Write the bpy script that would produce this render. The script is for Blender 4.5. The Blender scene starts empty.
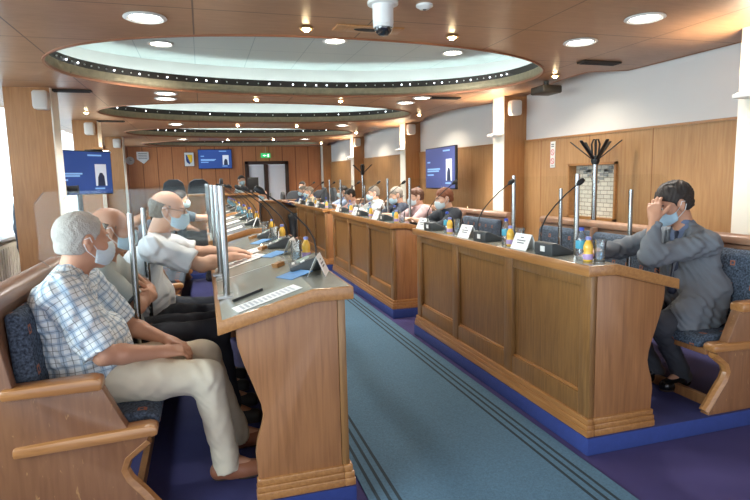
import bpy, bmesh, math, random
import numpy as np
from mathutils import Vector, Matrix
random.seed(7)
PI = math.pi
C = bpy.context.scene.collection
V = Vector

# ------------------------------------------------------------------ camera
HC = 1.49
F_PX = 560.0
d1 = np.array([202 - 375, 183 - 250, F_PX]); AY = d1 / np.linalg.norm(d1)
AZ = np.cross(AY, np.array([1, -.022, 0.])); AZ /= np.linalg.norm(AZ)
if AZ[1] > 0: AZ = -AZ
AX = np.cross(AY, AZ)
RW = np.array([AX, AY, AZ])
cd = bpy.data.cameras.new('camera')
cam = bpy.data.objects.new('camera', cd); C.objects.link(cam)
cd.sensor_width = 36; cd.lens = F_PX / 750 * 36; cd.clip_start = .05
r_, u_, b_ = RW[:, 0], -RW[:, 1], -RW[:, 2]
cam.matrix_world = Matrix([[r_[0], u_[0], b_[0], 0], [r_[1], u_[1], b_[1], 0], [r_[2], u_[2], b_[2], HC], [0, 0, 0, 1]])
bpy.context.scene.camera = cam

# ------------------------------------------------------------------ materials
def lin(c):
    return tuple((x / 12.92 if x <= .04045 else ((x + .055) / 1.055) ** 2.4) for x in [v / 255 for v in c])
MATS = {}
def _new(name):
    m = bpy.data.materials.new(name); m.use_nodes = True
    nt = m.node_tree
    b = nt.nodes['Principled BSDF']
    return m, nt, b
def N(nt, t, **k):
    n = nt.nodes.new(t)
    for a, v in k.items(): setattr(n, a, v)
    return n
def plain(name, rgb, rough=.5, metal=0, spec=.5, bump=0, bscale=200, var=0, vscale=8, coat=0):
    if name in MATS: return MATS[name]
    m, nt, b = _new(name)
    col = lin(rgb) + (1,)
    b.inputs['Base Color'].default_value = col
    b.inputs['Roughness'].default_value = rough; b.inputs['Metallic'].default_value = metal
    b.inputs['Specular IOR Level'].default_value = spec; b.inputs['Coat Weight'].default_value = coat
    tc = N(nt, 'ShaderNodeTexCoord')
    if var:
        nz = N(nt, 'ShaderNodeTexNoise'); nz.inputs['Scale'].default_value = vscale; nz.inputs['Detail'].default_value = 4
        nt.links.new(tc.outputs['Object'], nz.inputs['Vector'])
        mx = N(nt, 'ShaderNodeMix', data_type='RGBA')
        mx.inputs['A'].default_value = tuple(max(0, x * (1 - var)) for x in col[:3]) + (1,)
        mx.inputs['B'].default_value = tuple(min(1, x * (1 + var)) for x in col[:3]) + (1,)
        nt.links.new(nz.outputs['Fac'], mx.inputs['Factor']); nt.links.new(mx.outputs['Result'], b.inputs['Base Color'])
    if bump:
        nz = N(nt, 'ShaderNodeTexNoise'); nz.inputs['Scale'].default_value = bscale; nz.inputs['Detail'].default_value = 3
        nt.links.new(tc.outputs['Object'], nz.inputs['Vector'])
        bp = N(nt, 'ShaderNodeBump'); bp.inputs['Strength'].default_value = bump; bp.inputs['Distance'].default_value = .01
        nt.links.new(nz.outputs['Fac'], bp.inputs['Height']); nt.links.new(bp.outputs['Normal'], b.inputs['Normal'])
    MATS[name] = m
    return m
def wood(name, c1, c2, grain=(14, 14, 1.2), rough=.35, seam=None, seamw=.006, seamax=(1, 2), seamcol=(60, 35, 18), coat=.15, fleck=False, tone=0):
    if name in MATS: return MATS[name]
    m, nt, b = _new(name)
    tc = N(nt, 'ShaderNodeTexCoord'); mp = N(nt, 'ShaderNodeMapping')
    mp.inputs['Scale'].default_value = grain
    nt.links.new(tc.outputs['Object'], mp.inputs['Vector'])
    n1 = N(nt, 'ShaderNodeTexNoise'); n1.inputs['Scale'].default_value = 3; n1.inputs['Detail'].default_value = 7; n1.inputs['Distortion'].default_value = .6
    nt.links.new(mp.outputs['Vector'], n1.inputs['Vector'])
    n2 = N(nt, 'ShaderNodeTexNoise'); n2.inputs['Scale'].default_value = 1.1; n2.inputs['Detail'].default_value = 2
    nt.links.new(tc.outputs['Object'], n2.inputs['Vector'])
    rp = N(nt, 'ShaderNodeValToRGB')
    rp.color_ramp.elements[0].position = .3; rp.color_ramp.elements[1].position = .7
    rp.color_ramp.elements[0].color = lin(c1) + (1,); rp.color_ramp.elements[1].color = lin(c2) + (1,)
    ad = N(nt, 'ShaderNodeMath', operation='MULTIPLY_ADD'); ad.inputs[1].default_value = .45; 
    nt.links.new(n2.outputs['Fac'], ad.inputs[0])
    hf = N(nt, 'ShaderNodeMath', operation='MULTIPLY'); hf.inputs[1].default_value = .55
    nt.links.new(n1.outputs['Fac'], hf.inputs[0]); nt.links.new(hf.outputs[0], ad.inputs[2])
    nt.links.new(ad.outputs[0], rp.inputs['Fac'])
    out = rp.outputs['Color']
    if fleck:
        mp2 = N(nt, 'ShaderNodeMapping'); mp2.inputs['Scale'].default_value = (55, 55, 14)
        nt.links.new(tc.outputs['Object'], mp2.inputs['Vector'])
        n3 = N(nt, 'ShaderNodeTexNoise'); n3.inputs['Scale'].default_value = 1.2; n3.inputs['Detail'].default_value = 2; n3.inputs['Distortion'].default_value = .8
        nt.links.new(mp2.outputs['Vector'], n3.inputs['Vector'])
        r3 = N(nt, 'ShaderNodeValToRGB'); r3.color_ramp.elements[0].position = .68; r3.color_ramp.elements[1].position = .76
        r3.color_ramp.elements[0].color = (0, 0, 0, 1); r3.color_ramp.elements[1].color = (.55, .55, .55, 1)
        nt.links.new(n3.outputs['Fac'], r3.inputs['Fac'])
        mx = N(nt, 'ShaderNodeMix', data_type='RGBA'); mx.inputs['B'].default_value = lin((206, 160, 104)) + (1,)
        nt.links.new(r3.outputs['Color'], mx.inputs['Factor']); nt.links.new(out, mx.inputs['A']); out = mx.outputs['Result']
    if seam:
        sx = N(nt, 'ShaderNodeSeparateXYZ'); nt.links.new(tc.outputs['Object'], sx.inputs[0])
        cur = None
        for ax, per in seam:
            dv = N(nt, 'ShaderNodeMath', operation='DIVIDE'); dv.inputs[1].default_value = per
            nt.links.new(sx.outputs[ax], dv.inputs[0])
            fr = N(nt, 'ShaderNodeMath', operation='FRACT'); nt.links.new(dv.outputs[0], fr.inputs[0])
            lt = N(nt, 'ShaderNodeMath', operation='LESS_THAN'); lt.inputs[1].default_value = seamw / per
            nt.links.new(fr.outputs[0], lt.inputs[0])
            if cur is None: cur = lt.outputs[0]
            else:
                mxm = N(nt, 'ShaderNodeMath', operation='MAXIMUM'); nt.links.new(cur, mxm.inputs[0]); nt.links.new(lt.outputs[0], mxm.inputs[1]); cur = mxm.outputs[0]
        mx = N(nt, 'ShaderNodeMix', data_type='RGBA'); mx.inputs['B'].default_value = lin(seamcol) + (1,)
        nt.links.new(cur, mx.inputs['Factor']); nt.links.new(out, mx.inputs['A']); out = mx.outputs['Result']
    nt.links.new(out, b.inputs['Base Color'])
    b.inputs['Roughness'].default_value = rough; b.inputs['Coat Weight'].default_value = coat; b.inputs['Coat Roughness'].default_value = .25
    MATS[name] = m
    return m
def emit(name, rgb, s):
    if name in MATS: return MATS[name]
    m, nt, b = _new(name)
    b.inputs['Base Color'].default_value = lin(rgb) + (1,)
    b.inputs['Emission Color'].default_value = lin(rgb) + (1,); b.inputs['Emission Strength'].default_value = s
    MATS[name] = m
    return m
def clear(name, tint=(235, 242, 242), fac=.06, rough=.03, haze=.0, ior=1.35):
    if name in MATS: return MATS[name]
    m = bpy.data.materials.new(name); m.use_nodes = True; nt = m.node_tree; nt.nodes.clear()
    o = N(nt, 'ShaderNodeOutputMaterial'); t = N(nt, 'ShaderNodeBsdfTransparent'); g = N(nt, 'ShaderNodeBsdfGlossy'); mx = N(nt, 'ShaderNodeMixShader')
    fr = N(nt, 'ShaderNodeFresnel'); fr.inputs['IOR'].default_value = ior
    ad = N(nt, 'ShaderNodeMath', operation='ADD'); ad.inputs[1].default_value = fac; nt.links.new(fr.outputs[0], ad.inputs[0])
    t.inputs[0].default_value = lin(tint) + (1,); g.inputs['Roughness'].default_value = rough
    nt.links.new(ad.outputs[0], mx.inputs[0]); nt.links.new(t.outputs[0], mx.inputs[1]); nt.links.new(g.outputs[0], mx.inputs[2])
    last = mx
    if haze:
        df = N(nt, 'ShaderNodeBsdfDiffuse'); df.inputs[0].default_value = lin((225, 228, 230)) + (1,)
        m2 = N(nt, 'ShaderNodeMixShader'); m2.inputs[0].default_value = haze
        nt.links.new(mx.outputs[0], m2.inputs[1]); nt.links.new(df.outputs[0], m2.inputs[2]); last = m2
    nt.links.new(last.outputs[0], o.inputs['Surface'])
    MATS[name] = m
    return m
def stripes2d(name, base, bands, coord='UV', axes=(0, 1), rough=.8, bump=.15):
    """cloth or tiles: bands = list of (axis, period, lo, hi, rgb, opacity)"""
    if name in MATS: return MATS[name]
    m, nt, b = _new(name)
    tc = N(nt, 'ShaderNodeTexCoord'); sx = N(nt, 'ShaderNodeSeparateXYZ'); nt.links.new(tc.outputs[coord], sx.inputs[0])
    rgb = N(nt, 'ShaderNodeRGB'); rgb.outputs[0].default_value = lin(base) + (1,); out = rgb.outputs[0]
    for ax, per, lo, hi, colr, op in bands:
        dv = N(nt, 'ShaderNodeMath', operation='DIVIDE'); dv.inputs[1].default_value = per; nt.links.new(sx.outputs[ax], dv.inputs[0])
        fr = N(nt, 'ShaderNodeMath', operation='FRACT'); nt.links.new(dv.outputs[0], fr.inputs[0])
        g1 = N(nt, 'ShaderNodeMath', operation='GREATER_THAN'); g1.inputs[1].default_value = lo; nt.links.new(fr.outputs[0], g1.inputs[0])
        g2 = N(nt, 'ShaderNodeMath', operation='LESS_THAN'); g2.inputs[1].default_value = hi; nt.links.new(fr.outputs[0], g2.inputs[0])
        mu = N(nt, 'ShaderNodeMath', operation='MULTIPLY'); nt.links.new(g1.outputs[0], mu.inputs[0]); nt.links.new(g2.outputs[0], mu.inputs[1])
        mo = N(nt, 'ShaderNodeMath', operation='MULTIPLY'); mo.inputs[1].default_value = op; nt.links.new(mu.outputs[0], mo.inputs[0])
        mx = N(nt, 'ShaderNodeMix', data_type='RGBA'); mx.inputs['B'].default_value = lin(colr) + (1,)
        nt.links.new(mo.outputs[0], mx.inputs['Factor']); nt.links.new(out, mx.inputs['A']); out = mx.outputs['Result']
    nt.links.new(out, b.inputs['Base Color']); b.inputs['Roughness'].default_value = rough
    MATS[name] = m
    return m
def upholstery():
    m, nt, b = _new('blue_upholstery')
    tc = N(nt, 'ShaderNodeTexCoord'); sx = N(nt, 'ShaderNodeSeparateXYZ'); nt.links.new(tc.outputs['Object'], sx.inputs[0])
    zz = N(nt, 'ShaderNodeMath', operation='ADD'); nt.links.new(sx.outputs[0], zz.inputs[0]); nt.links.new(sx.outputs[2], zz.inputs[1])
    masks = []
    for src in (sx.outputs[1], zz.outputs[0]):
        dv = N(nt, 'ShaderNodeMath', operation='DIVIDE'); dv.inputs[1].default_value = .15; nt.links.new(src, dv.inputs[0])
        fr = N(nt, 'ShaderNodeMath', operation='FRACT'); nt.links.new(dv.outputs[0], fr.inputs[0])
        s = N(nt, 'ShaderNodeMath', operation='SUBTRACT'); s.inputs[1].default_value = .5; nt.links.new(fr.outputs[0], s.inputs[0])
        a = N(nt, 'ShaderNodeMath', operation='ABSOLUTE'); nt.links.new(s.outputs[0], a.inputs[0]); masks.append(a.outputs[0])
    mxv = N(nt, 'ShaderNodeMath', operation='MAXIMUM'); nt.links.new(masks[0], mxv.inputs[0]); nt.links.new(masks[1], mxv.inputs[1])
    l1 = N(nt, 'ShaderNodeMath', operation='LESS_THAN'); l1.inputs[1].default_value = .115; nt.links.new(mxv.outputs[0], l1.inputs[0])
    l2 = N(nt, 'ShaderNodeMath', operation='GREATER_THAN'); l2.inputs[1].default_value = .055; nt.links.new(mxv.outputs[0], l2.inputs[0])
    mu = N(nt, 'ShaderNodeMath', operation='MULTIPLY'); nt.links.new(l1.outputs[0], mu.inputs[0]); nt.links.new(l2.outputs[0], mu.inputs[1])
    mo = N(nt, 'ShaderNodeMath', operation='MULTIPLY'); mo.inputs[1].default_value = .7; nt.links.new(mu.outputs[0], mo.inputs[0])
    nz = N(nt, 'ShaderNodeTexNoise'); nz.inputs['Scale'].default_value = 90; nz.inputs['Detail'].default_value = 4; nt.links.new(tc.outputs['Object'], nz.inputs['Vector'])
    rp = N(nt, 'ShaderNodeValToRGB'); rp.color_ramp.elements[0].position = .35; rp.color_ramp.elements[1].position = .68
    rp.color_ramp.elements[0].color = lin((36, 44, 56)) + (1,); rp.color_ramp.elements[1].color = lin((88, 102, 120)) + (1,)
    nt.links.new(nz.outputs['Fac'], rp.inputs['Fac'])
    mx = N(nt, 'ShaderNodeMix', data_type='RGBA'); mx.inputs['B'].default_value = lin((176, 104, 66)) + (1,)
    nt.links.new(mo.outputs[0], mx.inputs['Factor']); nt.links.new(rp.outputs['Color'], mx.inputs['A'])
    nt.links.new(mx.outputs['Result'], b.inputs['Base Color']); b.inputs['Roughness'].default_value = .9
    return m
def curtain_mat():
    m = bpy.data.materials.new('sheer_curtain'); m.use_nodes = True; nt = m.node_tree; nt.nodes.clear()
    o = N(nt, 'ShaderNodeOutputMaterial'); t = N(nt, 'ShaderNodeBsdfTranslucent'); d = N(nt, 'ShaderNodeBsdfDiffuse'); p = N(nt, 'ShaderNodeBsdfTransparent')
    t.inputs[0].default_value = (.9, .93, .97, 1); d.inputs[0].default_value = (.85, .87, .9, 1)
    a = N(nt, 'ShaderNodeMixShader'); a.inputs[0].default_value = .35; nt.links.new(t.outputs[0], a.inputs[1]); nt.links.new(d.outputs[0], a.inputs[2])
    e = N(nt, 'ShaderNodeMixShader'); e.inputs[0].default_value = .25; nt.links.new(a.outputs[0], e.inputs[1]); nt.links.new(p.outputs[0], e.inputs[2])
    nt.links.new(e.outputs[0], o.inputs['Surface'])
    return m

M_DESK = wood('desk_oak', (104, 71, 38), (152, 111, 64), grain=(22, 22, 1.6), rough=.38)
M_END = wood('desk_end_oak', (122, 80, 48), (170, 118, 74), grain=(18, 18, 1.0), rough=.4)
M_LIP = wood('oak_edge', (142, 94, 50), (186, 134, 80), grain=(20, 1.2, 20), rough=.3, coat=.3)
M_BENCH = wood('bench_oak', (118, 78, 50), (150, 105, 70), grain=(14, 14, 1.4), rough=.38, fleck=True)
M_ARM = wood('arm_oak', (150, 98, 52), (192, 138, 84), grain=(1.5, 16, 16), rough=.28, coat=.35)
M_BACKW = wood('bench_back_wood', (122, 88, 68), (160, 122, 96), grain=(14, 1.2, 14), rough=.4)
M_WALLW = wood('wall_oak', (148, 106, 66), (182, 140, 94), grain=(12, 12, .9), rough=.45, seam=[(1, .96)], seamw=.012, seamcol=(128, 80, 36), coat=.05)
M_FARW = wood('back_wall_panels', (176, 108, 66), (204, 136, 88), grain=(16, 16, .6), rough=.5, seam=[(0, .42)], seamw=.02, seamcol=(110, 60, 30), coat=.03)
M_COLW = wood('column_oak', (146, 98, 56), (182, 130, 82), grain=(14, 14, .9), rough=.42, coat=.05)
M_CEIL = wood('ceiling_wood', (150, 110, 78), (174, 131, 97), grain=(2, 9, 9), rough=.42, seam=[(0, 1.21), (1, .98)], seamw=.012, seamcol=(88, 54, 32), coat=.12)
M_WHITE = plain('white_plaster', (214, 211, 208), .9, bump=.08, bscale=120, var=.03, vscale=2)
M_PAINT = plain('white_paint', (228, 222, 208), .6)
M_TILE = stripes2d('ceiling_tile', (192, 202, 200), [(0, .62, 0, .012, (150, 168, 172), 1), (1, .62, 0, .012, (150, 168, 172), 1)], coord='Object', rough=.8)
M_TRAV = plain('travertine', (150, 140, 112), .7, bump=.3, bscale=25, var=.35, vscale=18)
M_DARK = plain('dark_rail', (44, 38, 30), .5)
M_COPPER = plain('copper_trim', (150, 98, 68), .5, metal=.2)
M_CHROME = plain('chrome', (158, 158, 156), .24, metal=1)
M_STEEL = plain('brushed_steel', (190, 190, 188), .3, metal=1)
M_BLACK = plain('black_plastic', (26, 27, 29), .45)
M_BLACKM = plain('black_satin', (18, 18, 19), .6)
M_GREY = plain('console_grey', (58, 62, 64), .45)
M_LCD = plain('lcd_green', (168, 186, 178), .25)
M_WPL = plain('white_plastic', (226, 226, 222), .45)
M_SPK = plain('speaker_white', (214, 206, 196), .5)
M_PAPER = plain('paper', (236, 236, 234), .8)
M_INK = plain('ink_print', (110, 112, 118), .8)
M_TOP = plain('grey_laminate', (142, 144, 134), .22, spec=.6, var=.04, vscale=5, coat=.25)
M_PURP = plain('purple_carpet', (62, 54, 106), .95, bump=.5, bscale=350, var=.12, vscale=5)
M_BLUE = plain('blue_carpet', (44, 62, 128), .95, bump=.5, bscale=350, var=.15, vscale=30)
M_NAVY = plain('navy_carpet', (46, 46, 94), .95, bump=.5, bscale=350, var=.15, vscale=8)
M_TEAL = plain('teal_runner', (84, 118, 142), .95, bump=.9, bscale=260, var=.38, vscale=90)
M_STRIPE = plain('runner_stripe', (34, 50, 60), .95)
M_UPH = upholstery()
M_ACR = clear('clear_acrylic', tint=(252, 253, 253), fac=.0, haze=.0, ior=1.12)
M_GLASS = clear('window_glass', fac=.02)
M_CURT = curtain_mat()
M_SKIN = plain('skin', (212, 166, 140), .5, var=.10, vscale=14, bump=.06, bscale=240)
M_SKINT = plain('skin_tanned', (194, 144, 116), .5, var=.10, vscale=14, bump=.06, bscale=240)
M_EYEW = plain('eye_white', (225, 220, 215), .2)
M_EYED = plain('iris', (52, 38, 30), .2)
M_MASK = plain('mask_blue', (176, 206, 222), .85, var=.05, vscale=40)
M_MASKW = plain('mask_pale', (206, 220, 226), .85, var=.05, vscale=40)
M_STRAP = plain('mask_strap', (228, 232, 234), .8)

# ------------------------------------------------------------------ mesh helpers
class MB:
    def __init__(s): s.bm = bmesh.new()
    def box(s, x0, y0, z0, x1, y1, z1):
        x0, x1 = sorted((x0, x1)); y0, y1 = sorted((y0, y1)); z0, z1 = sorted((z0, z1))
        v = [s.bm.verts.new(p) for p in ((x0, y0, z0), (x1, y0, z0), (x1, y1, z0), (x0, y1, z0), (x0, y0, z1), (x1, y0, z1), (x1, y1, z1), (x0, y1, z1))]
        for f in ((3, 2, 1, 0), (4, 5, 6, 7), (0, 1, 5, 4), (1, 2, 6, 5), (2, 3, 7, 6), (3, 0, 4, 7)): s.bm.faces.new([v[i] for i in f])
        return s
    def obox(s, c, ax, ay, az, hx, hy, hz):
        c = V(c); ax, ay, az = V(ax).normalized(), V(ay).normalized(), V(az).normalized()
        v = [s.bm.verts.new(c + ax * hx * i + ay * hy * j + az * hz * k) for k in (-1, 1) for i, j in ((-1, -1), (1, -1), (1, 1), (-1, 1))]
        for f in ((3, 2, 1, 0), (4, 5, 6, 7), (0, 1, 5, 4), (1, 2, 6, 5), (2, 3, 7, 6), (3, 0, 4, 7)): s.bm.faces.new([v[i] for i in f])
        return s
    def prism(s, prof, axis, a, b, off=(0, 0, 0)):
        """profile polygon (p,q) extruded along axis; axis y: (x,z), axis x: (y,z), axis z: (x,y)"""
        def mk(p, q, t):
            o = {'y': (p, t, q), 'x': (t, p, q), 'z': (p, q, t)}[axis]
            return (o[0] + off[0], o[1] + off[1], o[2] + off[2])
        va = [s.bm.verts.new(mk(p, q, a)) for p, q in prof]; vb = [s.bm.verts.new(mk(p, q, b)) for p, q in prof]
        n = len(prof)
        s.bm.faces.new(va); s.bm.faces.new(list(reversed(vb)))
        for i in range(n): s.bm.faces.new((va[i], vb[i], vb[(i + 1) % n], va[(i + 1) % n]))
        return s
    def tube(s, pts, r, seg=8, caps=True):
        pts = [V(p) for p in pts]; n = len(pts)
        rs = r if isinstance(r, (list, tuple)) else [r] * n
        up = V((0, 0, 1)); rings = []
        t0 = (pts[1] - pts[0]).normalized()
        a = t0.cross(up)
        if a.length < 1e-3: a = V((1, 0, 0))
        a.normalize()
        for i in range(n):
            t = (pts[min(i + 1, n - 1)] - pts[max(i - 1, 0)]).normalized()
            a = (a - t * a.dot(t)).normalized(); b = t.cross(a)
            rings.append([s.bm.verts.new(pts[i] + (a * math.cos(2 * PI * k / seg) + b * math.sin(2 * PI * k / seg)) * rs[i]) for k in range(seg)])
        for i in range(n - 1):
            for k in range(seg): s.bm.faces.new((rings[i][k], rings[i][(k + 1) % seg], rings[i + 1][(k + 1) % seg], rings[i + 1][k]))
        if caps: s.bm.faces.new(list(reversed(rings[0]))); s.bm.faces.new(rings[-1])
        return s
    def lathe(s, prof, seg=20, off=(0, 0, 0), sx=1, sy=1):
        rings = []
        for r, z in prof:
            if r < 1e-5: rings.append([s.bm.verts.new((off[0], off[1], z + off[2]))])
            else: rings.append([s.bm.verts.new((r * sx * math.cos(2 * PI * k / seg) + off[0], r * sy * math.sin(2 * PI * k / seg) + off[1], z + off[2])) for k in range(seg)])
        for A, B in zip(rings, rings[1:]):
            for k in range(seg):
                a0, a1 = A[k % len(A)], A[(k + 1) % len(A)]; b0, b1 = B[k % len(B)], B[(k + 1) % len(B)]
                f = [a0, a1, b1, b0] if len(A) > 1 and len(B) > 1 else ([a0, b1, b0] if len(A) == 1 else [a0, a1, b0])
                if len(set(f)) >= 3 and not (len(A) == 1 and len(B) == 1): s.bm.faces.new(f)
        return s
    def build(s, name, mat, parent=None, smooth=False, bevel=0, loc=None, angle=40, seg=2, w=False):
        bm = s.bm
        if w:                                   # vertices were given in room coordinates
            if parent:
                root = parent
                while root.parent: root = root.parent
                off = V(root.location)
            else:
                xs = [v.co for v in bm.verts]
                off = V((sum(c.x for c in xs) / len(xs), sum(c.y for c in xs) / len(xs), min(c.z for c in xs))); loc = off
            for v in bm.verts: v.co -= off
        bmesh.ops.recalc_face_normals(bm, faces=bm.faces)
        if bevel:
            es = [e for e in bm.edges if len(e.link_faces) == 2 and e.calc_face_angle(0) > .6]
            bmesh.ops.bevel(bm, geom=es, offset=bevel, segments=seg, affect='EDGES', profile=.5, clamp_overlap=True)
        me = bpy.data.meshes.new(name); bm.to_mesh(me); bm.free()
        if smooth or bevel:
            for p in me.polygons: p.use_smooth = True
            try: me.set_sharp_from_angle(angle=math.radians(angle))
            except Exception: pass
        mats = mat if isinstance(mat, (list, tuple)) else [mat]
        for m_ in mats: me.materials.append(m_)
        o = bpy.data.objects.new(name, me); C.objects.link(o)
        if parent: o.parent = parent
        if loc: o.location = loc
        return o
def thing(name, label, cat, loc=(0, 0, 0), rotz=0, group=None):
    o = bpy.data.objects.new(name, None); C.objects.link(o); o.empty_display_size = .1
    o.location = loc; o.rotation_euler = (0, 0, rotz); o['label'] = label; o['category'] = cat
    if group: o['group'] = group
    return o
def tag(o, label, cat, group=None, kind=None):
    o['label'] = label; o['category'] = cat
    if group: o['group'] = group
    if kind: o['kind'] = kind
    return o
def struct(name, mb, mat, **k):
    o = mb.build(name, mat, **k); o['kind'] = 'structure'; return o
def kids(o): return [c for c in o.children]
def dup(o, parent=None):
    c = o.copy(); C.objects.link(c)
    if parent: c.parent = parent
    for ch in kids(o): dup(ch, c)
    return c
def place(proto, used, loc, rotz, label, group=None):
    o = proto if not used else dup(proto)
    used.append(1)
    o.location = loc; o.rotation_euler = (0, 0, rotz); o['label'] = label
    if group: o['group'] = group
    return o
ORD = ['first', 'second', 'third', 'fourth', 'fifth', 'sixth', 'seventh', 'eighth', 'ninth', 'tenth', 'eleventh', 'twelfth']
# ------------------------------------------------------------------ room shell
YB = 18.4                       # back wall
def wx(y): return 4.60 - .036 * (y - 3)          # right wall leans in a little towards the back
def wtop(y): return 1.955 + .0075 * (y - 3.9)    # top edge of its oak panelling
XL = -2.75                      # window wall on the left
ZC, ZU = 2.6, 3.0
struct('floor', MB().box(-3.2, -2, -.05, 5.2, YB + .3, 0), M_PURP)
def plat(name, x0, x1, y0, y1):
    b = MB().box(x0, y0, 0.001, x1, y1, .1)
    o = struct(name, b, [M_BLUE, M_NAVY], bevel=.008)
    for p in o.data.polygons:
        if p.normal.z > .7: p.material_index = 1
    return o
for k, (a, c) in enumerate(((2.34, 5.16), (5.70, 8.49), (9.0, 11.95))): plat('floor_left_%d' % (k + 1), -1.35, .60, a, c)
for k, (a, c) in enumerate(((2.37, 4.93), (5.55, 8.5), (9.0, 11.95))): plat('floor_right_%d' % (k + 1), 1.873, 3.75, a, c)
plat('floor_right_4', 1.95, 3.6, 12.4, 13.7)
struct('floor_dais', MB().box(-1.2, 13.12, .001, 1.25, 14.7, .37), M_NAVY, bevel=.006)
# teal runner in the aisle
t = thing('carpet_runner', 'long teal carpet runner with dark lengthwise stripes in the aisle between the desks', 'carpet', (1.2, 1, .002))
MB().box(.66, .6, .001, 1.83, 12.5, .007).build('carpet_pile', M_TEAL, t, w=True)
for xs in (.695, .745, .79, 1.64, 1.69, 1.735):
    MB().box(xs, .6, .0072, xs + .016, 12.5, .0082).build('woven_stripe', M_STRIPE, t, w=True)
# right wall: plaster above oak panelling, split round the tiled niche
NY0, NY1, NZ0, NZ1 = 5.29, 6.16, .95, 1.63
def wallslab(b, y0, y1, z0, z1, d=.0, th=.12):
    za0, za1 = (z0(y0), z0(y1)) if callable(z0) else (z0, z0)
    zb0, zb1 = (z1(y0), z1(y1)) if callable(z1) else (z1, z1)
    v = [b.bm.verts.new(p) for p in ((wx(y0) + d, y0, za0), (wx(y1) + d, y1, za1), (wx(y1) + d, y1, zb1), (wx(y0) + d, y0, zb0),
                                     (wx(y0) + d + th, y0, za0), (wx(y1) + d + th, y1, za1), (wx(y1) + d + th, y1, zb1), (wx(y0) + d + th, y0, zb0))]
    for f in ((0, 1, 2, 3), (7, 6, 5, 4), (0, 4, 5, 1), (1, 5, 6, 2), (2, 6, 7, 3), (3, 7, 4, 0)): b.bm.faces.new([v[i] for i in f])
    return b
b = MB(); wallslab(b, -2, YB, wtop, 3.1, 0.0); struct('wall_right', b, M_WHITE)
b = MB()
for y0, y1, z0, z1 in ((-2, NY0, 0, wtop), (NY1, YB, 0, wtop), (NY0, NY1, 0, NZ0), (NY0, NY1, NZ1, wtop)): wallslab(b, y0, y1, z0, z1, -.03)
struct('wall_right_panelling', b, M_WALLW)
b = MB(); wallslab(b, -2, YB, lambda y: wtop(y) - .012, lambda y: wtop(y) + .012, -.045, .02); struct('trim_1', b, M_LIP)
# niche with pale brick mosaic
def brickmat():
    m, nt, b = _new('pale_brick')
    tc = N(nt, 'ShaderNodeTexCoord'); mp = N(nt, 'ShaderNodeMapping'); mp.inputs['Rotation'].default_value = (PI / 2, 0, PI / 2)
    sx = N(nt, 'ShaderNodeSeparateXYZ'); cb = N(nt, 'ShaderNodeCombineXYZ'); nt.links.new(tc.outputs['Object'], sx.inputs[0])
    nt.links.new(sx.outputs[1], cb.inputs[0]); nt.links.new(sx.outputs[2], cb.inputs[1])
    br = N(nt, 'ShaderNodeTexBrick'); br.inputs['Scale'].default_value = 1
    br.inputs['Brick Width'].default_value = .115; br.inputs['Row Height'].default_value = .05; br.inputs['Mortar Size'].default_value = .004
    br.inputs['Color1'].default_value = lin((216, 210, 194)) + (1,); br.inputs['Color2'].default_value = lin((182, 178, 166)) + (1,); br.inputs['Mortar'].default_value = lin((140, 134, 120)) + (1,)
    br.inputs['Bias'].default_value = -.45
    nt.links.new(cb.outputs[0], br.inputs['Vector']); nt.links.new(br.outputs['Color'], b.inputs['Base Color']); b.inputs['Roughness'].default_value = .85
    bp = N(nt, 'ShaderNodeBump'); bp.inputs['Strength'].default_value = .3; nt.links.new(br.outputs['Fac'], bp.inputs['Height']); bp.invert = True; nt.links.new(bp.outputs['Normal'], b.inputs['Normal'])
    return m
nx = wx(5.7)
t = thing('brick_niche', 'recessed wall niche lined with pale brick mosaic and grey chevron, behind the coat stand', 'niche', (nx, 5.72, .95))
MB().box(nx + .06, NY0 - .02, NZ0 - .02, nx + .08, NY1 + .02, NZ1 + .02).build('brick_panel', brickmat(), t, w=True)
b = MB()
for a, c in (((NY0, NZ0), (NY0 + .03, NZ1)), ((NY1 - .03, NZ0), (NY1, NZ1)), ((NY0, NZ0), (NY1, NZ0 + .03)), ((NY0, NZ1 - .03), (NY1, NZ1))): b.box(nx - .045, a[0], a[1], nx + .06, c[0], c[1])
b.build('niche_frame', M_LIP, t, w=True)
g = plain('grey_brick', (150, 150, 146), .8); b = MB()
for k in range(-4, 5):
    zc = NZ1 - .23 + abs(k) * .04
    for q in (0, 1): b.box(nx + .052, 5.72 + k * .075 - .034, zc - .017 + q * .05, nx + .06, 5.72 + k * .075 + .034, zc + .017 + q * .05)
for q in range(3): b.box(nx + .052, 5.5 + q * .17, 1.52, nx + .06, 5.6 + q * .17, 1.555)
b.build('chevron_bricks', g, t, w=True)
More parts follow.
